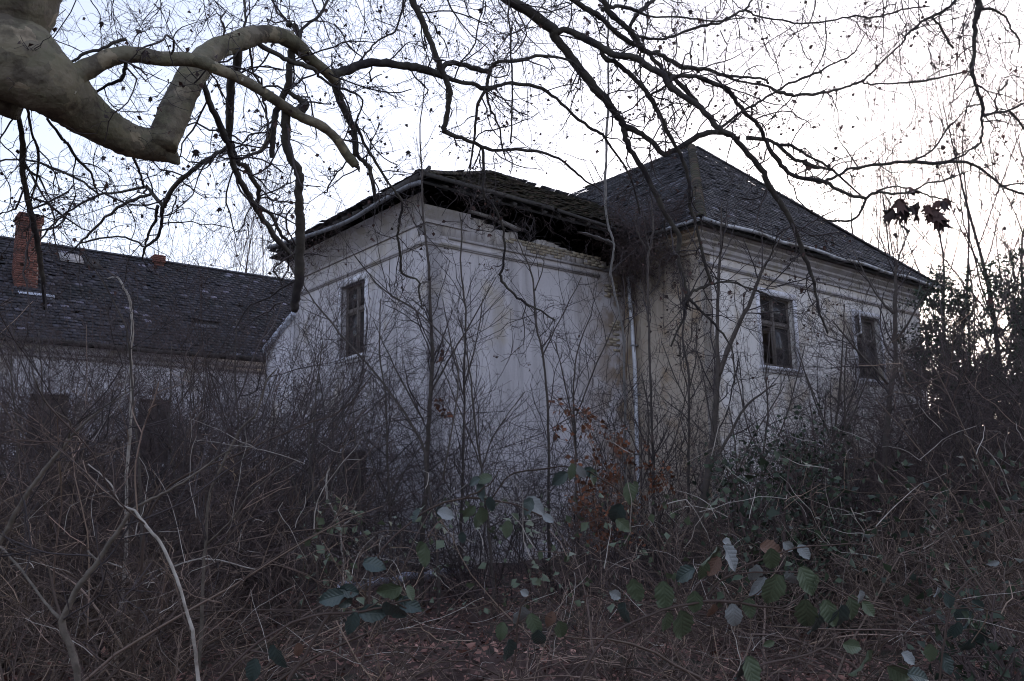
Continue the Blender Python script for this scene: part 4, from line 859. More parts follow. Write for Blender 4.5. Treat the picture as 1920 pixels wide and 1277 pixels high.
sapling("tall thin sapling standing right before the house's near corner", [[(800, 100, 1.5), (794, 180, 2), (787, 250, 2.5), (791, 320, 3), (793, 391, 4), (800, 461, 4.5), (805, 514, 5), (808, 602, 6), (811, 660, 7), (810, 700, 8), (805, 784, 8), (801, 851, 9), (798, 919, 9), (793, 986, 10), (790, 1087, 11)],
    [(930, 520, 2), (880, 610, 3), (850, 660, 3.5), (806, 740, 4)], [(700, 600, 1.5), (740, 690, 2.5), (795, 790, 3.5)]], 13.0, twig=(9, .8, 4, 3))
sapling("thin dark sapling just right of the near corner, forked low", [[(862, 400, 2), (866, 434, 3), (864, 501, 3), (869, 548, 3.5), (874, 600, 3.5), (870, 700, 4), (870, 801, 4.5), (867, 902, 5), (865, 1003, 6), (864, 1080, 6)],
    [(905, 560, 2), (893, 640, 2.5), (872, 720, 3)], [(830, 560, 2), (845, 640, 2.5), (868, 740, 3)]], 13.8, twig=(9, .8, 4, 3))
sapling("slim sapling with a forked top before the middle of the pale wall", [[(964, 435, 2), (982, 476, 2.5), (994, 505, 3), (1001, 540, 3.5), (1004, 600, 4), (1015, 650, 4), (1022, 700, 4), (1028, 801, 5), (1028, 902, 5), (1030, 1010, 6), (1032, 1070, 7)], [(1021, 476, 2), (1016, 510, 2.5), (1003, 545, 3)], [(1090, 520, 2), (1050, 600, 2.5), (1016, 670, 3)]], 14.2, twig=(9, .8, 4, 3))
sapling("stout brown young tree, forked halfway, left of the nearer right hand upper window", [[(1353, 380, 2), (1352, 430, 4), (1350, 480, 5), (1347, 546, 6), (1345, 644, 7), (1346, 710, 10), (1340, 792, 11), (1330, 875, 13), (1320, 930, 14), (1310, 980, 15), (1305, 1060, 17)],
    [(1480, 420, 2), (1450, 470, 3), (1426, 513, 6), (1409, 562, 7), (1383, 612, 8), (1363, 661, 9), (1347, 705, 9)], [(1455, 720, 3), (1400, 760, 5), (1360, 830, 6), (1335, 870, 6)]], 12.5, twig=(8, .8, 4, 3), name="young_tree", cat="tree")
sapling("slender multi-forked stem against the brown recessed wall", [[(1282, 520, 2.2), (1281, 595, 3.8), (1281, 644, 3.8), (1291, 700, 4.5), (1292, 776, 4.5), (1291, 875, 5.2), (1292, 940, 5.2), (1290, 1040, 6.0)], [(1307, 605, 2.2), (1304, 677, 2.2), (1293, 725, 3.0)], [(1240, 640, 1.5), (1262, 700, 2.2), (1290, 760, 2.2)], [(1268, 600, 1.5), (1276, 680, 2.2), (1291, 730, 2.2)]], 14.5, twig=(8, .7, 4, 3))
sapling("pale grey slim trunk rising past the collapsed eave beside the downpipe", [[(1141, -30, 2.9), (1140, 60, 3.6), (1141, 130, 3.6), (1140, 212, 4.3), (1137, 250, 5.0), (1136, 291, 4.3), (1135, 350, 5.0), (1138, 416, 4.3), (1147, 442, 4.3), (1151, 465, 3.6), (1145, 506, 4.3), (1148, 529, 4.3), (1159, 579, 4.3), (1169, 628, 4.3), (1170, 694, 5.0), (1172, 776, 5.0), (1172, 858, 5.8), (1175, 960, 6.5), (1178, 1060, 7.2)]], 15.0, mat("grey sapling bark", (.2, .185, .18), .8, (.13, .12, .115), 10, bump=.3), twig=(5, .7, 3, 2))
sapling("grey forked sapling before the tangle in the roof corner", [[(1221, 366, 1.5), (1223, 408, 3.0), (1221, 457, 3.8), (1215, 482, 3.8), (1215, 560, 3.8), (1217, 640, 4.5), (1221, 760, 4.5), (1225, 900, 6.0), (1226, 1030, 6.8)], [(1192, 391, 1.5), (1193, 421, 2.2), (1199, 445, 2.2), (1213, 468, 2.2)], [(1206, 400, 1.5), (1212, 440, 1.5), (1216, 468, 2.2)]], 16.0, twig=(9, .7, 4, 2))
sapling("dark forked young tree before the farthest upper window", [[(1705, 430, 2), (1690, 470, 3), (1679, 503, 5), (1680, 530, 6), (1679, 588, 8), (1678, 640, 8), (1679, 676, 8), (1668, 747, 10), (1660, 850, 11), (1655, 950, 12), (1652, 1020, 13)], [(1600, 470, 2), (1630, 530, 3), (1654, 566, 4), (1676, 588, 6)], [(1760, 520, 2), (1730, 560, 3), (1700, 610, 4), (1680, 640, 5)], [(1560, 600, 2), (1610, 660, 4), (1665, 720, 5)]], 13.5, twig=(9, .8, 4, 3), name="young_tree", cat="tree")
sapling("dead stem of bare pale wood, bent over at its broken top", [[(196, 522, 2), (220, 520, 4), (232, 540, 4), (243, 561, 5), (247, 590, 5), (249, 620, 6), (245, 660, 6), (247, 709, 6), (245, 800, 6), (239, 870, 6), (237, 960, 6), (236, 1040, 7)]], 9.0, M_pale, name="dead_sapling", twig=(1, .3, 1, 0), cat="dead stem")
sapling("straight slanting whip crossing the dark roof at the left", [[(149, 462, 1.5), (170, 495, 2), (197, 535, 3), (217, 574, 3), (235, 610, 3.5), (243, 660, 4), (250, 760, 4), (262, 900, 5), (266, 1050, 6)]], 8.5, M_sap, twig=(3, .5, 2, 1))
sapling("curved dry pale whip before the lower left window", [[(618, 870, 3), (612, 905, 3.5), (614, 935, 4), (625, 955, 4), (634, 975, 3), (640, 1020, 4), (643, 1080, 4)], [(667, 945, 2), (655, 975, 4), (643, 985, 4), (634, 998, 3)]], 9.2, M_pale, name="dead_sapling", twig=(2, .3, 1, 0), cat="dead stem")
sapling("forked pale shrub stem in the left foreground, leaning right", [[(470, 825, 1.5), (412, 855, 3), (365, 890, 4), (321, 917, 4.5), (285, 935, 5), (248, 957, 7), (225, 990, 8), (204, 1022, 9), (175, 1065, 10), (146, 1102, 11), (122, 1150, 12), (117, 1175, 13), (135, 1223, 13), (146, 1277, 13), (150, 1400, 15)],
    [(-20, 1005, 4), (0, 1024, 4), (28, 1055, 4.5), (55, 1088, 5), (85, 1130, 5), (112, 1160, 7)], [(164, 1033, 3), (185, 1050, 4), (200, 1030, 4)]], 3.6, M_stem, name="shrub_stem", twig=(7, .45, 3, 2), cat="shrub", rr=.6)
sapling("pale crooked cane crossing the first forked stem at the left", [[(165, 870, 2), (205, 905, 3), (225, 945, 4), (252, 957, 5), (275, 988, 6), (299, 1015, 6), (318, 1052, 6), (335, 1095, 6), (350, 1145, 6), (361, 1183, 7), (368, 1240, 7), (374, 1300, 8), (376, 1420, 8)], [(197, 1053, 2), (230, 1065, 3), (262, 1097, 3), (330, 1060, 3), (390, 1048, 3), (480, 1068, 2)]], 3.4, M_pale, name="shrub_stem", twig=(7, .4, 3, 2), cat="shrub", rr=.6)
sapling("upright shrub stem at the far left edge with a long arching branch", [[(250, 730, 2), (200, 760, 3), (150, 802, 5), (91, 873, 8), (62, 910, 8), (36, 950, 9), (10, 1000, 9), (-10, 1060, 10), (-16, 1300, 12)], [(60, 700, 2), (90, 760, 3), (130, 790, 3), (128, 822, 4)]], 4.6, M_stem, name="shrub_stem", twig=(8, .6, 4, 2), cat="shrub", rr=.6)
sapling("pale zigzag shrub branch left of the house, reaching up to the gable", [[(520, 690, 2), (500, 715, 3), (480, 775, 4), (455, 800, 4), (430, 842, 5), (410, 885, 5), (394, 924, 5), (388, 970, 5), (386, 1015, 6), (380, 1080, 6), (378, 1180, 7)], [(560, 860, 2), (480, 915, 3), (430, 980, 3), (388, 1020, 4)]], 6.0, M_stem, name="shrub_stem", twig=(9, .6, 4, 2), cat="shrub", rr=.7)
sapling("long thin cane arching right over the centre thicket from the left", [[(700, 700, 2), (640, 770, 2.5), (560, 800, 3), (450, 850, 3), (350, 890, 4), (300, 930, 4), (270, 1000, 5), (262, 1120, 6)]], 6.5, M_brush, name="shrub_stem", twig=(9, .6, 4, 2), cat="shrub", rr=.7)
sapling("thin diagonal branch crossing the left face below the upper window", [[(560, 520, 2), (600, 580, 3), (650, 640, 3.5), (720, 720, 4), (790, 830, 5), (800, 900, 5), (815, 980, 5), (822, 1080, 6)], [(665, 480, 2), (720, 545, 3), (790, 590, 3), (860, 690, 3), (830, 900, 4)]], 11.5, M_sap, twig=(9, .7, 4, 2))
sapling("thin sapling with steep side shoots before the right end of the pale wall", [[(1110, 590, 2), (1085, 650, 2.5), (1075, 720, 3), (1078, 800, 4), (1080, 900, 4), (1084, 1000, 5), (1085, 1075, 5)], [(1160, 590, 2), (1120, 680, 3), (1080, 780, 3)], [(1040, 640, 2), (1060, 720, 3), (1080, 830, 3)]], 12.6, M_sap, twig=(11, .8, 4, 3))
for (xx, yt, dd_, lb) in ((735, 560, 12.2, "thin whippy sapling between the left window and the near corner"), (925, 600, 11.6, "thin whippy sapling left of the middle of the pale wall"), (1240, 700, 13.6, "thin sapling left of the downpipe shadow in the recess"), (1430, 620, 14.5, "thin sapling rising in front of the nearer right hand upper window"), (1545, 570, 15.5, "thin sapling between the two upper windows on the right"), (1600, 640, 12.5, "leaning sapling below the open casement"), (560, 640, 11.0, "thin sapling at the left edge of the pale house"), (600, 760, 9.5, "low forked sapling left of the lower window"), (690, 740, 10.5, "low sapling right of the lower window"), (1390, 760, 11.0, "low forked sapling under the nearer right hand upper window"), (450, 600, 13.0, "bushy sapling left of the gable coping"), (100, 620, 14.0, "leaning sapling below the far brick chimney"), (330, 640, 12.0, "bushy sapling in front of the far pale wall"), (30, 590, 10.0, "sapling at the far left edge below the dark roof"), (1740, 640, 14.0, "sapling below the right eave corner"), (1850, 480, 15.0, "tall bare sapling at the right edge"), (1790, 560, 17.0, "bare sapling left of the glow of the sun")):
    gy_ = proj(ground(xx, dd_))[1]; n_ = 7; st = []
    lx = rng.normal(0, 30)
    for i in range(n_):
        t = i / (n_ - 1); st.append((xx + lx * (1 - t) ** 1.5 + rng.normal(0, 5) * (1 - t), yt + (gy_ - yt) * t, 2 + 4.5 * t))
    br = []
    for k in range(2):
        t = rng.uniform(.45, .75); sx, sy = st[int(t * 6)][:2]; sg = 1 if k else -1
        br.append([(sx + sg * rng.uniform(50, 90), sy - rng.uniform(130, 220), 2), (sx + sg * rng.uniform(25, 40), sy - 70, 2.6), (sx, sy, 3.2)])
    sapling(lb, [st] + br, dd_, M_sap, twig=(10, .8, 4, 3))

# ------------------------------------------------------------------ thickets: nobody could count their stems
def thicket(name, label, xs, ds, tops, n, material, spread=.45, lv=(10, 4, 2), seg=(9, 7, 4), r0=.008, group=None, base_n=1, hv=(.45, 1.0), tw=1.0, rn=None, gap=None):
    X = rng.uniform(*xs, n)
    if gap: X = np.where((X > gap[0]) & (X < gap[1]) & (rng.random(n) < .85), X - 1.3 * (gap[1] - gap[0]) * (1 if xs[0] < gap[0] - 300 else -1), X)
    Dd = rng.uniform(0, 1, n) ** .8 * (ds[1] - ds[0]) + ds[0]
    nc = max(1, n // 5); ci = rng.integers(0, nc, n); X = X[ci] ; Dd = Dd[ci]
    G = np.array([ground(x, d) for x, d in zip(X, Dd)]); G[:, :2] += rng.normal(0, .28, (n, 2)); Yt = np.interp(X, [t[0] for t in tops], [t[1] for t in tops])
    hz = EYE + np.maximum(-1.2, (925 - Yt)) / F * Dd; hgt = np.maximum(.5, hz * rng.uniform(hv[0], hv[1], n))
    D0 = np.column_stack([rng.normal(0, spread, n), rng.normal(0, spread, n), np.ones(n)]); acc = Acc()
    bend = np.column_stack([D0[:, 0] * .05, D0[:, 1] * .05, np.full(n, -.035)])
    rv = rng.random(n) ** 1.6 if rn is None else rn(n)
    p0, q0 = walk(G, D0, hgt * 1.25, seg[0] + 3, .10, bend, r0 * rng.uniform(.6, 1.6, n), np.full(n, .003), .04); acc.add(p0, q0, 4, rv)
    p1, q1 = kids(p0, q0, lv[0], .12, hgt * .38 * tw, .8, seg[1] + 1, .15, np.array([0, 0, .02]), .6, .0032, .04); acc.add(p1, q1, 3, np.repeat(rv, lv[0]) * rng.uniform(.6, 1.15, n * lv[0]))
    p2, q2 = kids(p1, q1, lv[1], .15, .33 * tw, .8, seg[2] + 1, .18, np.array([0, 0, .02]), .7, .0026, .03); acc.add(p2, q2, 3)
    if lv[2]:
        p3, q3 = kids(p2, q2, lv[2], .2, .15, .8, 4, .2, np.array([0, 0, 0]), .8, .002); acc.add(p3, q3, 3)
    root = tag(acc.build(name, material, None, loc=(float(G[:, 0].mean()), float(G[:, 1].mean()), 0)), label, "thicket", group, "stuff"); return p1, p2
topL = [(-200, 640), (0, 640), (90, 660), (130, 760), (330, 790), (380, 700), (440, 630), (500, 640), (540, 800), (640, 900)]
topC = [(540, 740), (700, 880), (850, 900), (1000, 870), (1200, 860), (1300, 860)]
topR = [(1280, 860), (1400, 840), (1500, 800), (1600, 770), (1720, 730), (1800, 680), (1900, 640), (2100, 580)]
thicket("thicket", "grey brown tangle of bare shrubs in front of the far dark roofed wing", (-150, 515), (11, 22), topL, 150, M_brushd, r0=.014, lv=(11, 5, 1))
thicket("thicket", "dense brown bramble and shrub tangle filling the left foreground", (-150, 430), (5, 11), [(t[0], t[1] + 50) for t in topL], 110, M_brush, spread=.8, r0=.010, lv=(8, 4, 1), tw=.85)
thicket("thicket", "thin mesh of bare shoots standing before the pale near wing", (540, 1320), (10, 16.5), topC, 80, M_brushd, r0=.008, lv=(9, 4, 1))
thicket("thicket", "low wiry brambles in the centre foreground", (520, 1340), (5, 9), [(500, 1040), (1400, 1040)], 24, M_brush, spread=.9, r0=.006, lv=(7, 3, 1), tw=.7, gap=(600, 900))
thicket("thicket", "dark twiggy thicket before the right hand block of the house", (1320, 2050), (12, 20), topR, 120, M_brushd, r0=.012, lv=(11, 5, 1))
thicket("thicket", "tangled brown thicket filling the right foreground", (1340, 2050), (5.5, 12), [(1340, 940), (1450, 860), (1700, 760), (1950, 720)], 110, M_brush, spread=.8, r0=.009, lv=(8, 4, 1), tw=.85)
tw_ = thicket("bramble_tangle", "low arching bramble canes along the bottom of the view", (-100, 2020), (3.8, 8), [(-100, 1060), (500, 1090), (1100, 1110), (2000, 1020)], 70, M_brush, spread=1.1, r0=.0045, lv=(4, 3, 0), tw=.7)
thicket("bramble_tangle", "low scrub hiding the foot of the house walls", (-100, 2020), (9, 15), [(-100, 900), (480, 950), (560, 1060), (1250, 1060), (1400, 900), (2000, 860)], 200, M_brush, spread=.9, r0=.006, lv=(7, 4, 1), tw=.8, gap=(560, 1150))
thicket("shoots", "fine upright bare shoots standing close against the pale near wing", (545, 1330), (12.5, 17.5), [(545, 640), (700, 700), (900, 740), (1100, 700), (1330, 700)], 190, M_twig, spread=.22, r0=.0055, lv=(7, 4, 0), hv=(.5, 1.0), tw=.8)
# ground litter
n = 26000; th = rng.uniform(-.75, .75, n); dd_ = 3.0 + rng.random(n) ** 1.3 * 14
Pg = np.column_stack([np.sin(th) * dd_, np.cos(th) * dd_, np.zeros(n)]); Pg[:, 2] = gz(Pg[:, 0], Pg[:, 1]) + rng.uniform(.005, .07, n)
V, Q, R = leafcloud(Pg, .055, .5, flat=True); tag(link_mesh("leaf_litter", V, Q, M_litter, rnd=R), "reddish brown fallen leaves covering the ground under the thicket", "leaf litter", None, "stuff")

# ------------------------------------------------------------------ thicker growth left and right
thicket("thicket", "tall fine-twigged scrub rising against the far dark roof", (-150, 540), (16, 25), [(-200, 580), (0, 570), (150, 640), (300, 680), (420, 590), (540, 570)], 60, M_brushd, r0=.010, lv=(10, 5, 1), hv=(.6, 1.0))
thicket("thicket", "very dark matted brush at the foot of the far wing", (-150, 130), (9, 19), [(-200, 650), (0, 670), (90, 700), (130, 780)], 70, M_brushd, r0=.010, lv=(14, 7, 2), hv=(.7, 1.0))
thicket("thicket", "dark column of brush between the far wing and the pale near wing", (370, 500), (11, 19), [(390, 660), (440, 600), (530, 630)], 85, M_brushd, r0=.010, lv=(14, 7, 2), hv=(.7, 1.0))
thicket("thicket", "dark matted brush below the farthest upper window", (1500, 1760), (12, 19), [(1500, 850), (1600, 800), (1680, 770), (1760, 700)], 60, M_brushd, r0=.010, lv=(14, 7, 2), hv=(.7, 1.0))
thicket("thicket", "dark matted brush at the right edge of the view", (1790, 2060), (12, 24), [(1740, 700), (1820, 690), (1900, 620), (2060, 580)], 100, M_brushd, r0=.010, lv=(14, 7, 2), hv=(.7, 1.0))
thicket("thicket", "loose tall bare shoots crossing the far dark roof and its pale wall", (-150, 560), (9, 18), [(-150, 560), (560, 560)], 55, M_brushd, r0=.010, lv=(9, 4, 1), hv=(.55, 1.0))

# ------------------------------------------------------------------ evergreen shrubs, ivy and trees behind
def evergreen(label, x, dist, top, wpx, n, size=.05, name="evergreen_shrub", yb=None):
    g = ground(x, dist); root = empty(name, g, label, "shrub"); hgt = EYE + (922 - top) / F * dist; wd = wpx / F * dist / 2
    st = 9; P0 = np.repeat(g[None], st, 0) + rng.normal(0, .15, (st, 3)) * [1, 1, 0]
    p0, q0 = walk(P0, np.column_stack([rng.normal(0, .13, st), rng.normal(0, .13, st), np.ones(st)]), hgt * rng.uniform(.7, 1.0, st), 10, .08, np.array([0, 0, .06]), np.full(st, .03), np.full(st, .008))
    p1, q1 = kids(p0, q0, 12, .15, wd * .9, .9, 7, .12, np.array([0, 0, .03]), .5, .004); p2, q2 = kids(p1, q1, 5, .2, wd * .4, .8, 5, .15, np.array([0, 0, .02]), .6, .003)
    a = Acc(); a.add(p0, q0, 5); a.add(p1, q1, 3); a.add(p2, q2, 3); a.build("stems", M_brushd, root)
    n = int(n * 1.4); size *= .8; base = p2.reshape(-1, 3); c = base[rng.integers(0, len(base), n)] + rng.normal(0, .055, (n, 3)); c = c[c[:, 2] > .05]
    V, Q, R = leafcloud(c, size, .4); tag(link_mesh("foliage", V, Q, M_ever, root, rnd=R), kind="stuff")
    return root
evergreen("dark evergreen shrub hard against the right end wall of the house", 1825, 29, 610, 110, 15000, .07)
evergreen("dark evergreen shrub under the glow of the low sun", 1845, 26, 650, 130, 11000, .07)
evergreen("tall dark evergreen at the right edge of the view", 1905, 24, 545, 130, 13000, .065)
evergreen("dark evergreen shrub below the far eave corner, lowest of the row", 1800, 25, 790, 100, 9000, .065)
evergreen("dark evergreen spire behind the shrubs at the far right edge", 1950, 30, 500, 150, 12000, .08)
evergreen("small blue green leaved bush below the nearer right hand upper window", 1420, 9.5, 835, 110, 700, .05)
evergreen("dark green ivy-clad bush under the ground floor opening", 1500, 10.5, 850, 190, 1400, .05)
evergreen("greenish bush growing into the lower left window", 650, 19.6, 850, 90, 2500, .045)
evergreen("small dark leaved bush in the right foreground, beside the brambles", 1815, 5.2, 1110, 190, 300, .05)
evergreen("wispy green shrub between the two right hand upper windows", 1535, 16.5, 720, 60, 350, .05)
def bare_tree(label, x, dist, top, r=.09, spread=.35, dens=(19, 6, 3, 2), name="bare_tree", group=None, lean=0.0):
    g = ground(x, dist); root = empty(name, g, label, "tree", group); hgt = EYE + (922 - top) / F * dist
    p0, q0 = walk(g[None] - [[0, 0, .2]], np.array([[lean, 0, 1.0]]), np.array([hgt]), 14, .05, np.array([0, 0, .03]), np.array([r]), np.array([r * .1]), .0)
    V, Q, T = capped(p0[0], q0[0], 8, .04); link_mesh("trunk", V, Q, M_brushd, root, tris=T, smooth=True)
    p1, q1 = kids(p0, q0, dens[0], .18, hgt * spread, .55, 12, .07, np.array([0, 0, .07]), .45, .012, .03); a = Acc(); a.add(p1, q1, 5)
    p2, q2 = kids(p1, q1, dens[1], .15, hgt * spread * .45, .6, 8, .09, np.array([0, 0, .06]), .55, .007, .03); a.add(p2, q2, 4)
    p3, q3 = kids(p2, q2, dens[2], .15, hgt * spread * .2, .6, 6, .10, np.array([0, 0, .05]), .65, .0055); a.add(p3, q3, 3)
    if dens[3]: p4, q4 = kids(p3, q3, dens[3], .2, hgt * spread * .09, .6, 4, .1, np.array([0, 0, .03]), .8, .0045); a.add(p4, q4, 3)
    a.build("crown", M_brushd, root); return root
GB = "bare trees beyond the house at the right"
for x, d, t, lb in ((1660, 38, 330, "bare tree just right of the hip of the large roof"), (1720, 42, 280, "bare upright tree above the far eave corner"), (1785, 36, 360, "bare tree left of the glow of the low sun"), (1835, 46, 250, "tallest bare tree above the glow of the low sun"), (1880, 34, 230, "strong forked bare tree near the right edge"), (1925, 40, 300, "bare tree cut off by the right edge"), (1755, 50, 400, "faint bare tree farthest behind the eave corner"), (1990, 36, 260, "bare tree reaching in from beyond the right edge")):
    bare_tree(lb, x, d, t, r=.13 if d < 40 else .1, group=GB)
GC = "bare trees beyond the long wing"
for x, d, t, lb in ((330, 48, 400, "bare bushy tree above the middle of the far roof"), (395, 52, 420, "low bare tree above the far roof, right of its small chimney"), (455, 46, 380, "bare tree left of the near wing's gutter end"), (510, 50, 400, "bare tree showing under the near wing's gutter end"), (130, 55, 440, "faint bare tree right of the large far chimney")):
    bare_tree(lb, x, d, t, r=.1, spread=.3, group=GC)
# a far wood closing the view
a = Acc(); n = 220; ang = rng.uniform(-1.1, 1.1, n); dd_ = rng.uniform(62, 95, n); G = np.column_stack([np.sin(ang) * dd_, np.cos(ang) * dd_, np.zeros(n)])
p0, q0 = walk(G, np.tile([0, 0, 1.0], (n, 1)), rng.uniform(7, 13, n), 8, .05, np.array([0, 0, .03]), np.full(n, .16), np.full(n, .02)); a.add(p0, q0, 4)
p1, q1 = kids(p0, q0, 14, .1, 3.2, .6, 6, .1, np.array([0, 0, .05]), .4, .03); a.add(p1, q1, 3); p2, q2 = kids(p1, q1, 6, .1, 1.2, .6, 4, .12, np.array([0, 0, .04]), .5, .018); a.add(p2, q2, 3)
tag(a.build("far_wood", M_brushd, None, loc=(0, 80, 0)), "far leafless wood closing the view behind the houses", "wood", None, "stuff")
n = 30000; ang = rng.uniform(-1.2, 1.2, n); dd_ = rng.uniform(50, 90, n); c = np.column_stack([np.sin(ang) * dd_, np.cos(ang) * dd_, rng.random(n) ** 1.5 * 4.5 + .1])
V, Q, R = leafcloud(c, .5, .5); tag(link_mesh("far_undergrowth", V, Q, M_ever, None, rnd=R, loc=(0, 70, 0)), "dark undergrowth far behind the houses", "undergrowth", None, "stuff")

# ------------------------------------------------------------------ creeper tangle in the roof corner
croot = empty("climbing_creeper", H(SE - .2, -.2, 0), "dry climbing creeper hanging as a dark tangle in the corner between the two roofs", "creeper")
a = Acc(); n = 150
src = np.array([H(rng.uniform(SE - 1.0, SE + .2), rng.uniform(-2.3, -.5), rng.uniform(7.4, 8.9)) for _ in range(n)])
p0, q0 = walk(src, np.column_stack([rng.normal(0, 1, n), rng.normal(0, 1, n), rng.normal(-.1, .7, n)]), rng.uniform(.5, 1.5, n), 10, .3, np.array([0, 0, -.05]), np.full(n, .008), np.full(n, .003), .1); a.add(p0, q0, 3)
p1, q1 = kids(p0, q0, 9, .05, .45, .9, 7, .3, np.array([0, 0, -.04]), .6, .003, .05); a.add(p1, q1, 3); p2, q2 = kids(p1, q1, 4, .1, .2, .9, 5, .3, np.array([0, 0, -.04]), .7, .0028); a.add(p2, q2, 3)
hang = np.array([H(rng.uniform(SE - .5, SE - .05), rng.uniform(-1.3, -.1), rng.uniform(7.0, 8.0)) for _ in range(40)])
p0, q0 = walk(hang, np.column_stack([rng.normal(0, .3, 40), rng.normal(0, .3, 40), -np.ones(40)]), rng.uniform(.6, 2.2, 40), 10, .15, np.array([0, 0, -.05]), np.full(40, .006), np.full(40, .003)); a.add(p0, q0, 3)
p1, q1 = kids(p0, q0, 8, .05, .25, .8, 5, .2, np.array([0, 0, -.04]), .6, .003); a.add(p1, q1, 3)
vine = [np.array([H(SE - .12 + .05 * math.sin(i + k), -.25 - .2 * k + .08 * math.sin(i * .8 + k), i * .5) for i in range(17)]) for k in range(2)]
for v in vine: a.add(v[None], np.full((1, 17), .011), 6)
tag(a.build("tendrils", M_brushd, croot), kind="stuff")
cc = np.concatenate([p2.reshape(-1, 3)])[rng.integers(0, len(p2) * 5, 1600)]; V, Q, R = leafcloud(cc, .04, .4); tag(link_mesh("dry_leaves", V, Q, M_leaf, croot, rnd=R), kind="stuff")
er = empty("eave_creeper", H(3.5, -.6, 0), "dry creeper strands dangling from the collapsed eave of the near wing", "creeper"); a = Acc(); n = 46
src = np.array([H(rng.uniform(.2, 6.3), -.68 + rng.uniform(0, .25), 8.5 + rng.uniform(-.1, .2)) for _ in range(n)])
p0, q0 = walk(src, np.column_stack([rng.normal(0, .7, n), rng.normal(0, .4, n), rng.normal(-.7, .5, n)]), rng.uniform(.3, 1.3, n), 9, .28, np.array([0, 0, -.06]), np.full(n, .006), np.full(n, .003), .08); a.add(p0, q0, 3)
p1, q1 = kids(p0, q0, 7, .1, .28, .9, 6, .3, np.array([0, 0, -.05]), .7, .003); a.add(p1, q1, 3); tag(a.build("tendrils", M_brushd, er), kind="stuff")
# creeper seeds along the left gutter and eave
a = Acc(); n = 60; src = np.array([onplane(x, y, H(-.72, 0, 0), dR) for x, y in zip(rng.uniform(560, 740, n), np.zeros(n))]); bq = np.array([(p - C0) @ dL for p in src])
src = np.array([H(-.70 + rng.uniform(-.1, .5), rng.uniform(3.0, 7.0), rng.uniform(8.3, 8.7)) for _ in range(n)])
p0, q0 = walk(src, np.column_stack([rng.normal(0, .6, n), rng.normal(0, .6, n), rng.normal(-.6, .4, n)]), rng.uniform(.4, 1.6, n), 9, .25, np.array([0, 0, -.06]), np.full(n, .005), np.full(n, .0025), .05); a.add(p0, q0, 3)
p1, q1 = kids(p0, q0, 5, .1, .25, .9, 5, .3, np.array([0, 0, -.05]), .7, .0025); a.add(p1, q1, 3)
vr = empty("hanging_vine", H(-.7, 5, 0), "dry vine hanging in strands from the left gutter of the near wing", "vine"); tag(a.build("tendrils", M_brushd, vr), kind="stuff")
cc = p1[:, -1][rng.integers(0, len(p1), 260)] + rng.normal(0, .03, (260, 3)); V, Q, R = leafcloud(cc, .045, .4); tag(link_mesh("dry_leaves", V, Q, M_leaf, vr, rnd=R), kind="stuff")

# ------------------------------------------------------------------ rust coloured leaves that stayed on a young hornbeam
hb = empty("young_hornbeam", ground(1130, 11.5), "small young hornbeam keeping its rust brown leaves low before the recess", "shrub")
g = ground(1130, 11.5); a = Acc()
P0 = np.array([g + [rng.normal(0, .1), rng.normal(0, .1), 0] for _ in range(6)]); tgt = np.array([at(x, y, 11.4) for x, y in ((1070, 790), (1110, 810), (1150, 850), (1190, 880), (1130, 900), (1215, 900))])
L_ = np.linalg.norm(tgt - P0, axis=1); p0, q0 = walk(P0, tgt - P0, L_, 10, .03, np.zeros(3), np.full(6, .012), np.full(6, .003)); a.add(p0, q0, 5)
p1, q1 = kids(p0, q0, 12, .35, .45, .8, 7, .12, np.array([0, 0, .02]), .6, .003); a.add(p1, q1, 3); p2, q2 = kids(p1, q1, 4, .2, .2, .7, 5, .15, np.zeros(3), .7, .002); a.add(p2, q2, 3); a.build("stems", M_brush, hb)
cc = p2.reshape(-1, 3)[rng.integers(0, len(p2) * 5, 800)]; V, Q, R = leafcloud(cc, .05, .4); tag(link_mesh("dead_leaves", V, Q, M_orange, hb, rnd=R), kind="stuff")
for (x, y, r, nn, lb) in ((826, 664, 11, 9, "upper"), (824, 755, 12, 9, "lower"), (834, 775, 9, 6, "low")):
    o_ = empty("dead_leaf_cluster", at(x, y, 12.9), {"upper": "cluster of orange dead leaves caught on the corner sapling, uppermost", "lower": "cluster of orange dead leaves caught on the corner sapling, middle one", "low": "small cluster of orange dead leaves caught on the corner sapling, lowest"}[lb], "leaves")
    cc = np.array([at(x + rng.normal(0, r * .5), y + rng.normal(0, r * .6), 12.9 + rng.normal(0, .05)) for _ in range(nn)]); V, Q, R = leafcloud(cc, .07, .4, elong=1.5); tag(link_mesh("dead_leaves", V, Q, M_orange, o_, rnd=R), kind="stuff")

# ------------------------------------------------------------------ fallen gutter and scraps on the ground
def gpt(x, y):
    r = ray(x, y); t = -(EYE - .28) / r[2]; return EYEP + r * t
q_ = [gpt(642, 1104), gpt(700, 1096), gpt(760, 1086), gpt(820, 1077), gpt(878, 1069)]
P = spline(q_, 5); n = len(P); V = []; Q = []
for i, p in enumerate(P):
    t = P[min(i + 1, n - 1)] - P[max(i - 1, 0)]; t /= np.linalg.norm(t); s_ = np.cross(t, ZU); s_ /= np.linalg.norm(s_)
    for a_ in np.linspace(0, math.pi, 7):
        V.append(p + s_ * math.cos(a_) * .12 - ZU * (math.sin(a_) * .10 - .06 - .03 * math.sin(i * 1.3)))
    if i: Q += [((i-1) * 7 + k, (i-1) * 7 + k + 1, i * 7 + k + 1, i * 7 + k) for k in range(6)]
o = link_mesh("fallen_gutter", V + [v + ZU * .006 for v in V], Q + [tuple(x + len(V) for x in q) for q in Q], M_plastic, None, loc=tuple(q_[2]), smooth=True); tag(o, "pale fallen length of gutter lying on the ground before the left wall", "gutter")
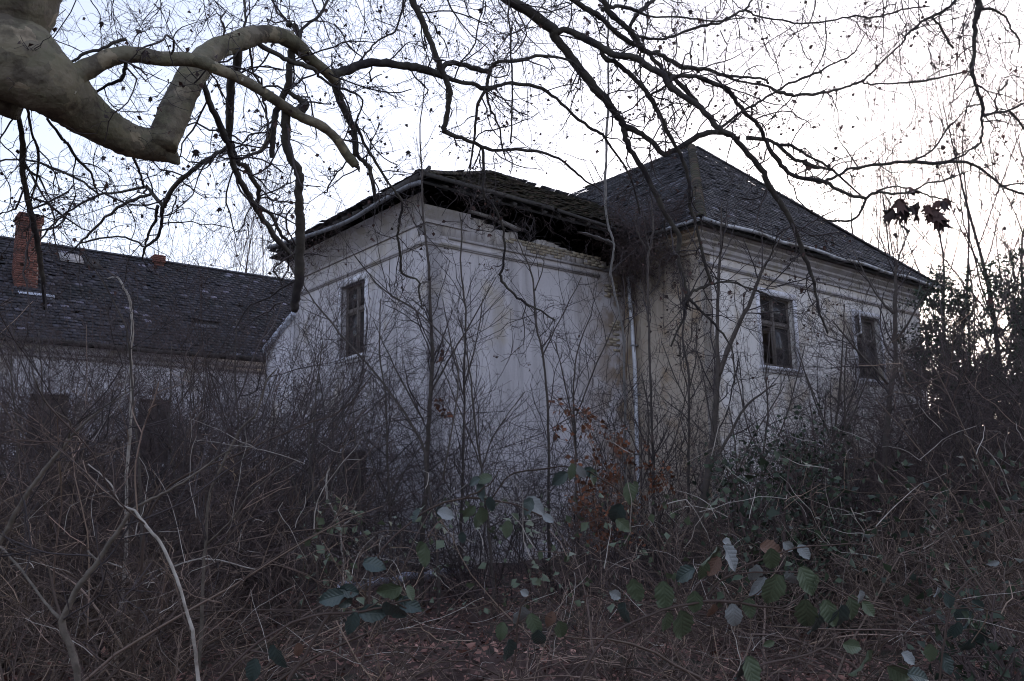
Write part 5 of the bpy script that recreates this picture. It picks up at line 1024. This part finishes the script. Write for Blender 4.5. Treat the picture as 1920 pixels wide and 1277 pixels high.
for x, y, lb in ((318, 1112, "crumpled whitish scrap lying among the stems at the left"), (400, 1108, "smaller whitish scrap right of the crumpled one at the left")):
    c = gpt(x, y); V = []; Q = []
    for i in range(6):
        for j in range(4): V.append(c + np.array([(i - 2.5) * .07, (j - 1.5) * .07, .06 + rng.normal(0, .03)]) * [1.0 if x < 350 else .6, 1, 1])
    Q = [(i * 4 + j, i * 4 + j + 1, i * 4 + j + 5, i * 4 + j + 4) for i in range(5) for j in range(3)]
    tag(link_mesh("litter_scrap", V + [v + ZU * .008 for v in V], Q + [tuple(x_ + len(V) for x_ in q) for q in Q], M_plastic, None, loc=tuple(c)), lb, "scrap")

# ------------------------------------------------------------------ bramble canes with their leaves in the foreground
def bleaf_mesh(mt, k):
    n = 9; V = []; cur = rng.uniform(.1, .6); tw_ = rng.uniform(-.2, .2)
    for i in range(n):
        t = i / (n - 1); wdt = .36 * math.sin(math.pi * min(1, t * .93 + .05)) ** .7 * (1 - .25 * t)
        wdt *= 1 + .06 * (i % 2)
        for s_ in (-1, -.5, 0, .5, 1):
            wj = wdt * (1 + (.10 * (-1) ** i if abs(s_) == 1 else 0)); V.append((s_ * wj, t, -cur * t * t + .10 * abs(s_) * (1 if s_ else 0) + tw_ * s_ * t * .3 + rng.normal(0, .012) + .03 * math.sin(i * 2.2) * abs(s_)))
    Q = [(i * 5 + j, i * 5 + j + 1, i * 5 + j + 6, i * 5 + j + 5) for i in range(n - 1) for j in range(4)]
    o = link_mesh("leaf", V, Q, mt, None, loc=(0, 0, 0), smooth=True); me = o.data; bpy.data.objects.remove(o); return me
BL = {k: [bleaf_mesh(mt, i) for i in range(4)] for k, mt in (("g", M_green), ("t", M_teal), ("s", M_silver), ("r", M_rust))}
def bramble(label, dist, canes, leaves, extra=0):
    fx, fy, _ = canes[0][0]; base = ground(fx, dist); root = empty("bramble", base, label, "bramble"); L = Limbs(root)
    for i, c in enumerate(canes):
        L.add([(x, y, wd) for x, y, wd in c], dist if L.near(c[0][0], c[0][1], 25) is None else None, rng.uniform(-.12, .12), M_brush, "cane", sides=6, bump=.03, jit=.8)
    for (x, y, ln, ang, kd) in leaves:
        if kd == 's' and rng.random() < .22: kd = 'g'
        d = L.near(x, y, 60) or dist; d += rng.uniform(-.08, .04)
        # stalk point a little above; the blade hangs in direction ang (degrees clockwise from straight down)
        a_ = math.radians(ang); dv = -up * math.cos(a_) + right * math.sin(a_) + fwd * rng.uniform(-.35, .35); dv /= np.linalg.norm(dv)
        p = at(x, y, d) - dv * (ln / F * d) * .5
        face = -fwd + up * rng.uniform(-.1, .9) + right * rng.normal(0, .45); xx = np.cross(dv, face); xx /= np.linalg.norm(xx); zz_ = np.cross(xx, dv)
        o = bpy.data.objects.new("leaf", random.choice(BL[kd])); col.objects.link(o); o.parent = root; s_ = ln * 1.0 / F * d
        M = Matrix(((xx[0], dv[0], zz_[0], 0), (xx[1], dv[1], zz_[1], 0), (xx[2], dv[2], zz_[2], 0), (0, 0, 0, 1)))
        p = p - np.array(LOC[root.name]); o.matrix_local = Matrix.Translation(Vector(p)) @ M @ Matrix.Scale(s_, 4)
        if kd != "g": o["label"] = {"t": "blue green bramble leaf", "s": "pale silvery leaf underside", "r": "rust coloured bramble leaf"}[kd]
    return root
bramble("bramble cane with broad green and silvery leaves at the lower right", 2.9,
    [[(1080, 1290, 6), (1105, 1240, 6), (1140, 1193, 5), (1221, 1153, 5), (1311, 1130, 5), (1384, 1129, 5), (1461, 1141, 4), (1514, 1108, 3)], [(1311, 1130, 3), (1350, 1090, 3), (1384, 1076, 3), (1450, 1072, 3), (1518, 1074, 3)],
     [(1350, 1090, 3), (1400, 1060, 4), (1424, 1051, 4), (1490, 1028, 3), (1558, 1021, 3), (1634, 1020, 2)], [(1424, 1051, 3), (1430, 1020, 2), (1442, 1005, 2)], [(1518, 1074, 3), (1560, 1100, 3), (1620, 1130, 3), (1692, 1149, 3)], [(1384, 1129, 3), (1420, 1112, 2), (1440, 1085, 2)], [(1461, 1141, 3), (1490, 1145, 3), (1510, 1135, 2)]],
    [(1372, 1047, 60, 35, "s"), (1369, 1020, 36, 70, "s"), (1416, 1078, 42, -5, "s"), (1422, 1100, 44, -40, "s"), (1450, 1108, 66, -15, "g"), (1376, 1157, 50, 5, "s"), (1450, 1030, 52, 80, "r"), (1447, 1050, 50, 10, "g"), (1333, 1045, 48, -25, "g"), (1338, 1062, 40, -30, "r"), (1480, 1026, 30, 50, "s"), (1508, 1035, 32, 35, "s"), (1485, 1088, 42, 20, "s"), (1514, 1090, 56, 25, "g"), (1530, 1096, 40, 10, "g"), (1512, 1155, 66, 5, "g"), (1538, 1168, 56, 0, "t"), (1574, 1163, 62, -5, "t"), (1556, 1150, 50, 10, "g"), (1600, 1140, 48, 15, "g"), (1629, 1142, 34, 40, "s"), (1616, 1121, 30, 20, "s"), (1280, 1174, 68, 10, "g"), (1246, 1118, 56, 5, "g"), (1193, 1108, 50, 15, "g"), (1168, 1152, 50, -10, "t"), (1282, 1076, 46, -60, "t"), (1320, 1072, 40, 0, "g"), (1155, 1116, 30, 60, "s"), (1335, 1148, 36, 0, "r"), (1250, 1168, 44, 0, "g"), (1405, 1140, 40, 10, "g"), (1303, 1130, 46, 0, "g")])
bramble("bramble cane with rounded green leaves at the bottom right corner", 2.5,
    [[(1395, 1320, 6), (1424, 1250, 5), (1489, 1234, 4), (1546, 1214, 4), (1570, 1190, 3)], [(1546, 1214, 3), (1600, 1225, 3), (1660, 1240, 3), (1720, 1262, 3)], [(1489, 1234, 3), (1540, 1255, 3), (1600, 1300, 3)]],
    [(1599, 1212, 42, 75, "g"), (1623, 1248, 66, 0, "g"), (1688, 1262, 60, 60, "g"), (1706, 1234, 34, 60, "s"), (1396, 1256, 60, -5, "t"), (1410, 1262, 60, 15, "g"), (1725, 1268, 50, 80, "t"), (1441, 1207, 22, -60, "s")])
bramble("arching bramble cane with small round leaves across the centre", 4.4,
    [[(690, 1160, 5), (700, 1060, 4), (740, 1005, 4), (803, 956, 4), (864, 936, 4), (921, 937, 4), (971, 949, 3), (1010, 965, 3), (1060, 990, 2)], [(921, 937, 3), (955, 892, 3), (1005, 882, 3), (1072, 875, 3), (1140, 905, 3), (1200, 950, 3)], [(864, 936, 3), (900, 920, 3), (925, 900, 2), (935, 880, 2)]],
    [(907, 898, 32, -80, "g"), (888, 902, 26, -70, "t"), (903, 922, 34, 5, "t"), (920, 946, 30, 0, "t"), (1072, 885, 32, 0, "g"), (1049, 898, 36, -50, "t"), (1090, 886, 28, 20, "s"), (1113, 896, 34, 20, "g"), (1107, 886, 30, 60, "t"), (779, 966, 28, -40, "t"), (838, 963, 38, 80, "s"), (825, 960, 26, -30, "t"), (904, 968, 38, 10, "g"), (897, 975, 30, -20, "g"), (951, 993, 34, 0, "g"), (1005, 947, 44, 60, "s"), (990, 950, 34, -20, "t"), (867, 1008, 24, 0, "t"), (796, 1042, 46, -5, "g"), (790, 1030, 34, 10, "g"), (1028, 972, 24, 60, "s"), (1181, 925, 40, 10, "g"), (1156, 966, 50, -20, "t"), (1192, 918, 34, 20, "g"), (1170, 985, 36, 50, "s"), (880, 960, 30, -40, "g")])
bramble("bramble cane with long dark leaves at the bottom left of the centre", 3.1,
    [[(386, 1300, 5), (467, 1219, 5), (547, 1168, 5), (602, 1152, 5), (685, 1146, 5), (740, 1130, 4), (790, 1120, 3)], [(467, 1219, 4), (510, 1230, 4), (569, 1270, 4), (600, 1300, 4)], [(525, 1300, 8), (570, 1230, 7), (620, 1150, 6), (660, 1110, 4)], [(685, 1146, 3), (720, 1125, 3), (760, 1140, 3), (800, 1165, 2)]],
    [(621, 1121, 50, -75, "t"), (642, 1122, 56, 40, "t"), (655, 1108, 40, 70, "t"), (702, 1060, 44, 80, "t"), (728, 1108, 54, -70, "g"), (752, 1126, 50, 10, "g"), (700, 1150, 52, 85, "t"), (740, 1148, 60, 30, "t"), (768, 1134, 46, 70, "t"), (770, 1112, 30, 30, "s"), (518, 1234, 50, 10, "t"), (474, 1258, 46, -15, "t"), (560, 1220, 30, 10, "r"), (660, 1170, 44, -10, "t")])
bramble("bramble shoot with hanging grey leaves at the bottom centre", 2.8,
    [[(945, 1300, 4), (965, 1230, 4), (970, 1170, 4), (980, 1130, 3), (1000, 1112, 3)], [(970, 1170, 3), (1010, 1150, 3), (1060, 1170, 3)]],
    [(985, 1112, 22, 60, "s"), (978, 1160, 54, 0, "s"), (1002, 1172, 44, 20, "s"), (955, 1222, 52, 5, "t"), (1052, 1182, 42, 15, "g"), (1032, 1162, 32, -20, "r"), (940, 1185, 36, -10, "g"), (1010, 1200, 44, 0, "t")])
bramble("bramble shoot with small greyish leaves at the right edge", 4.0,
    [[(1760, 1300, 5), (1770, 1200, 4), (1790, 1120, 4), (1830, 1080, 3), (1880, 1060, 3)], [(1770, 1200, 3), (1820, 1180, 3), (1860, 1200, 2)]],
    [(1780, 1125, 34, 10, "t"), (1800, 1150, 36, -10, "t"), (1820, 1165, 40, 15, "t"), (1790, 1185, 42, -15, "t"), (1840, 1195, 40, 20, "t"), (1815, 1215, 40, 0, "t"), (1850, 1230, 36, 30, "t"), (1776, 1062, 20, 60, "s"), (1863, 1057, 20, -60, "s"), (1760, 1110, 30, 20, "s"), (1835, 1135, 30, 50, "t"), (1745, 1225, 36, 0, "g"), (1775, 1245, 40, 20, "t")])
# scattered small leaves clinging in the right hand thicket and along the ground
n = 900; X = rng.uniform(1350, 1950, n); D = rng.uniform(5, 12, n); Yp = rng.uniform(860, 1130, n); cc = np.array([at(x, y, d) for x, y, d in zip(X, Yp, D)]); cc = cc[cc[:, 2] > .1]
V, Q, R = leafcloud(cc, .045, .45); tag(link_mesh("thicket_leaves", V, Q, M_ever, None, rnd=R, loc=(3, 8, 0)), "small dull green leaves scattered through the right hand thicket", "leaves", None, "stuff")
n = 500; X = rng.uniform(560, 1350, n); D = rng.uniform(5, 12, n); Yp = rng.uniform(930, 1150, n); cc = np.array([at(x, y, d) for x, y, d in zip(X, Yp, D)]); cc = cc[cc[:, 2] > .1]
V, Q, R = leafcloud(cc, .045, .45); tag(link_mesh("thicket_leaves", V, Q, M_green, None, rnd=R, loc=(0, 8, 0)), "few small green leaves in the centre thicket", "leaves", None, "stuff")
# pale dead grass blades and broken canes
a = Acc(); n = 420; X = rng.uniform(-50, 1980, n); D = rng.uniform(3.6, 11, n); Yp = np.where(rng.random(n) < .6, rng.uniform(800, 1270, n), rng.uniform(950, 1270, n)); cc = np.array([at(x, y, d) for x, y, d in zip(X, Yp, D)]); cc = cc[cc[:, 2] > .05]; n = len(cc)
p0, q0 = walk(cc, np.column_stack([rng.normal(0, .8, n), rng.normal(0, .8, n), rng.normal(.5, .5, n)]), rng.uniform(.12, .55, n), 8, .14, np.zeros(3), rng.uniform(.0012, .0026, n), np.full(n, .001), .08); a.add(p0, q0, 4, rng.random(n))
tag(a.build("dead_canes", M_pale, None, loc=(0, 6, 0)), "pale broken canes and dry tendrils caught in the brush", "dead canes", None, "stuff")
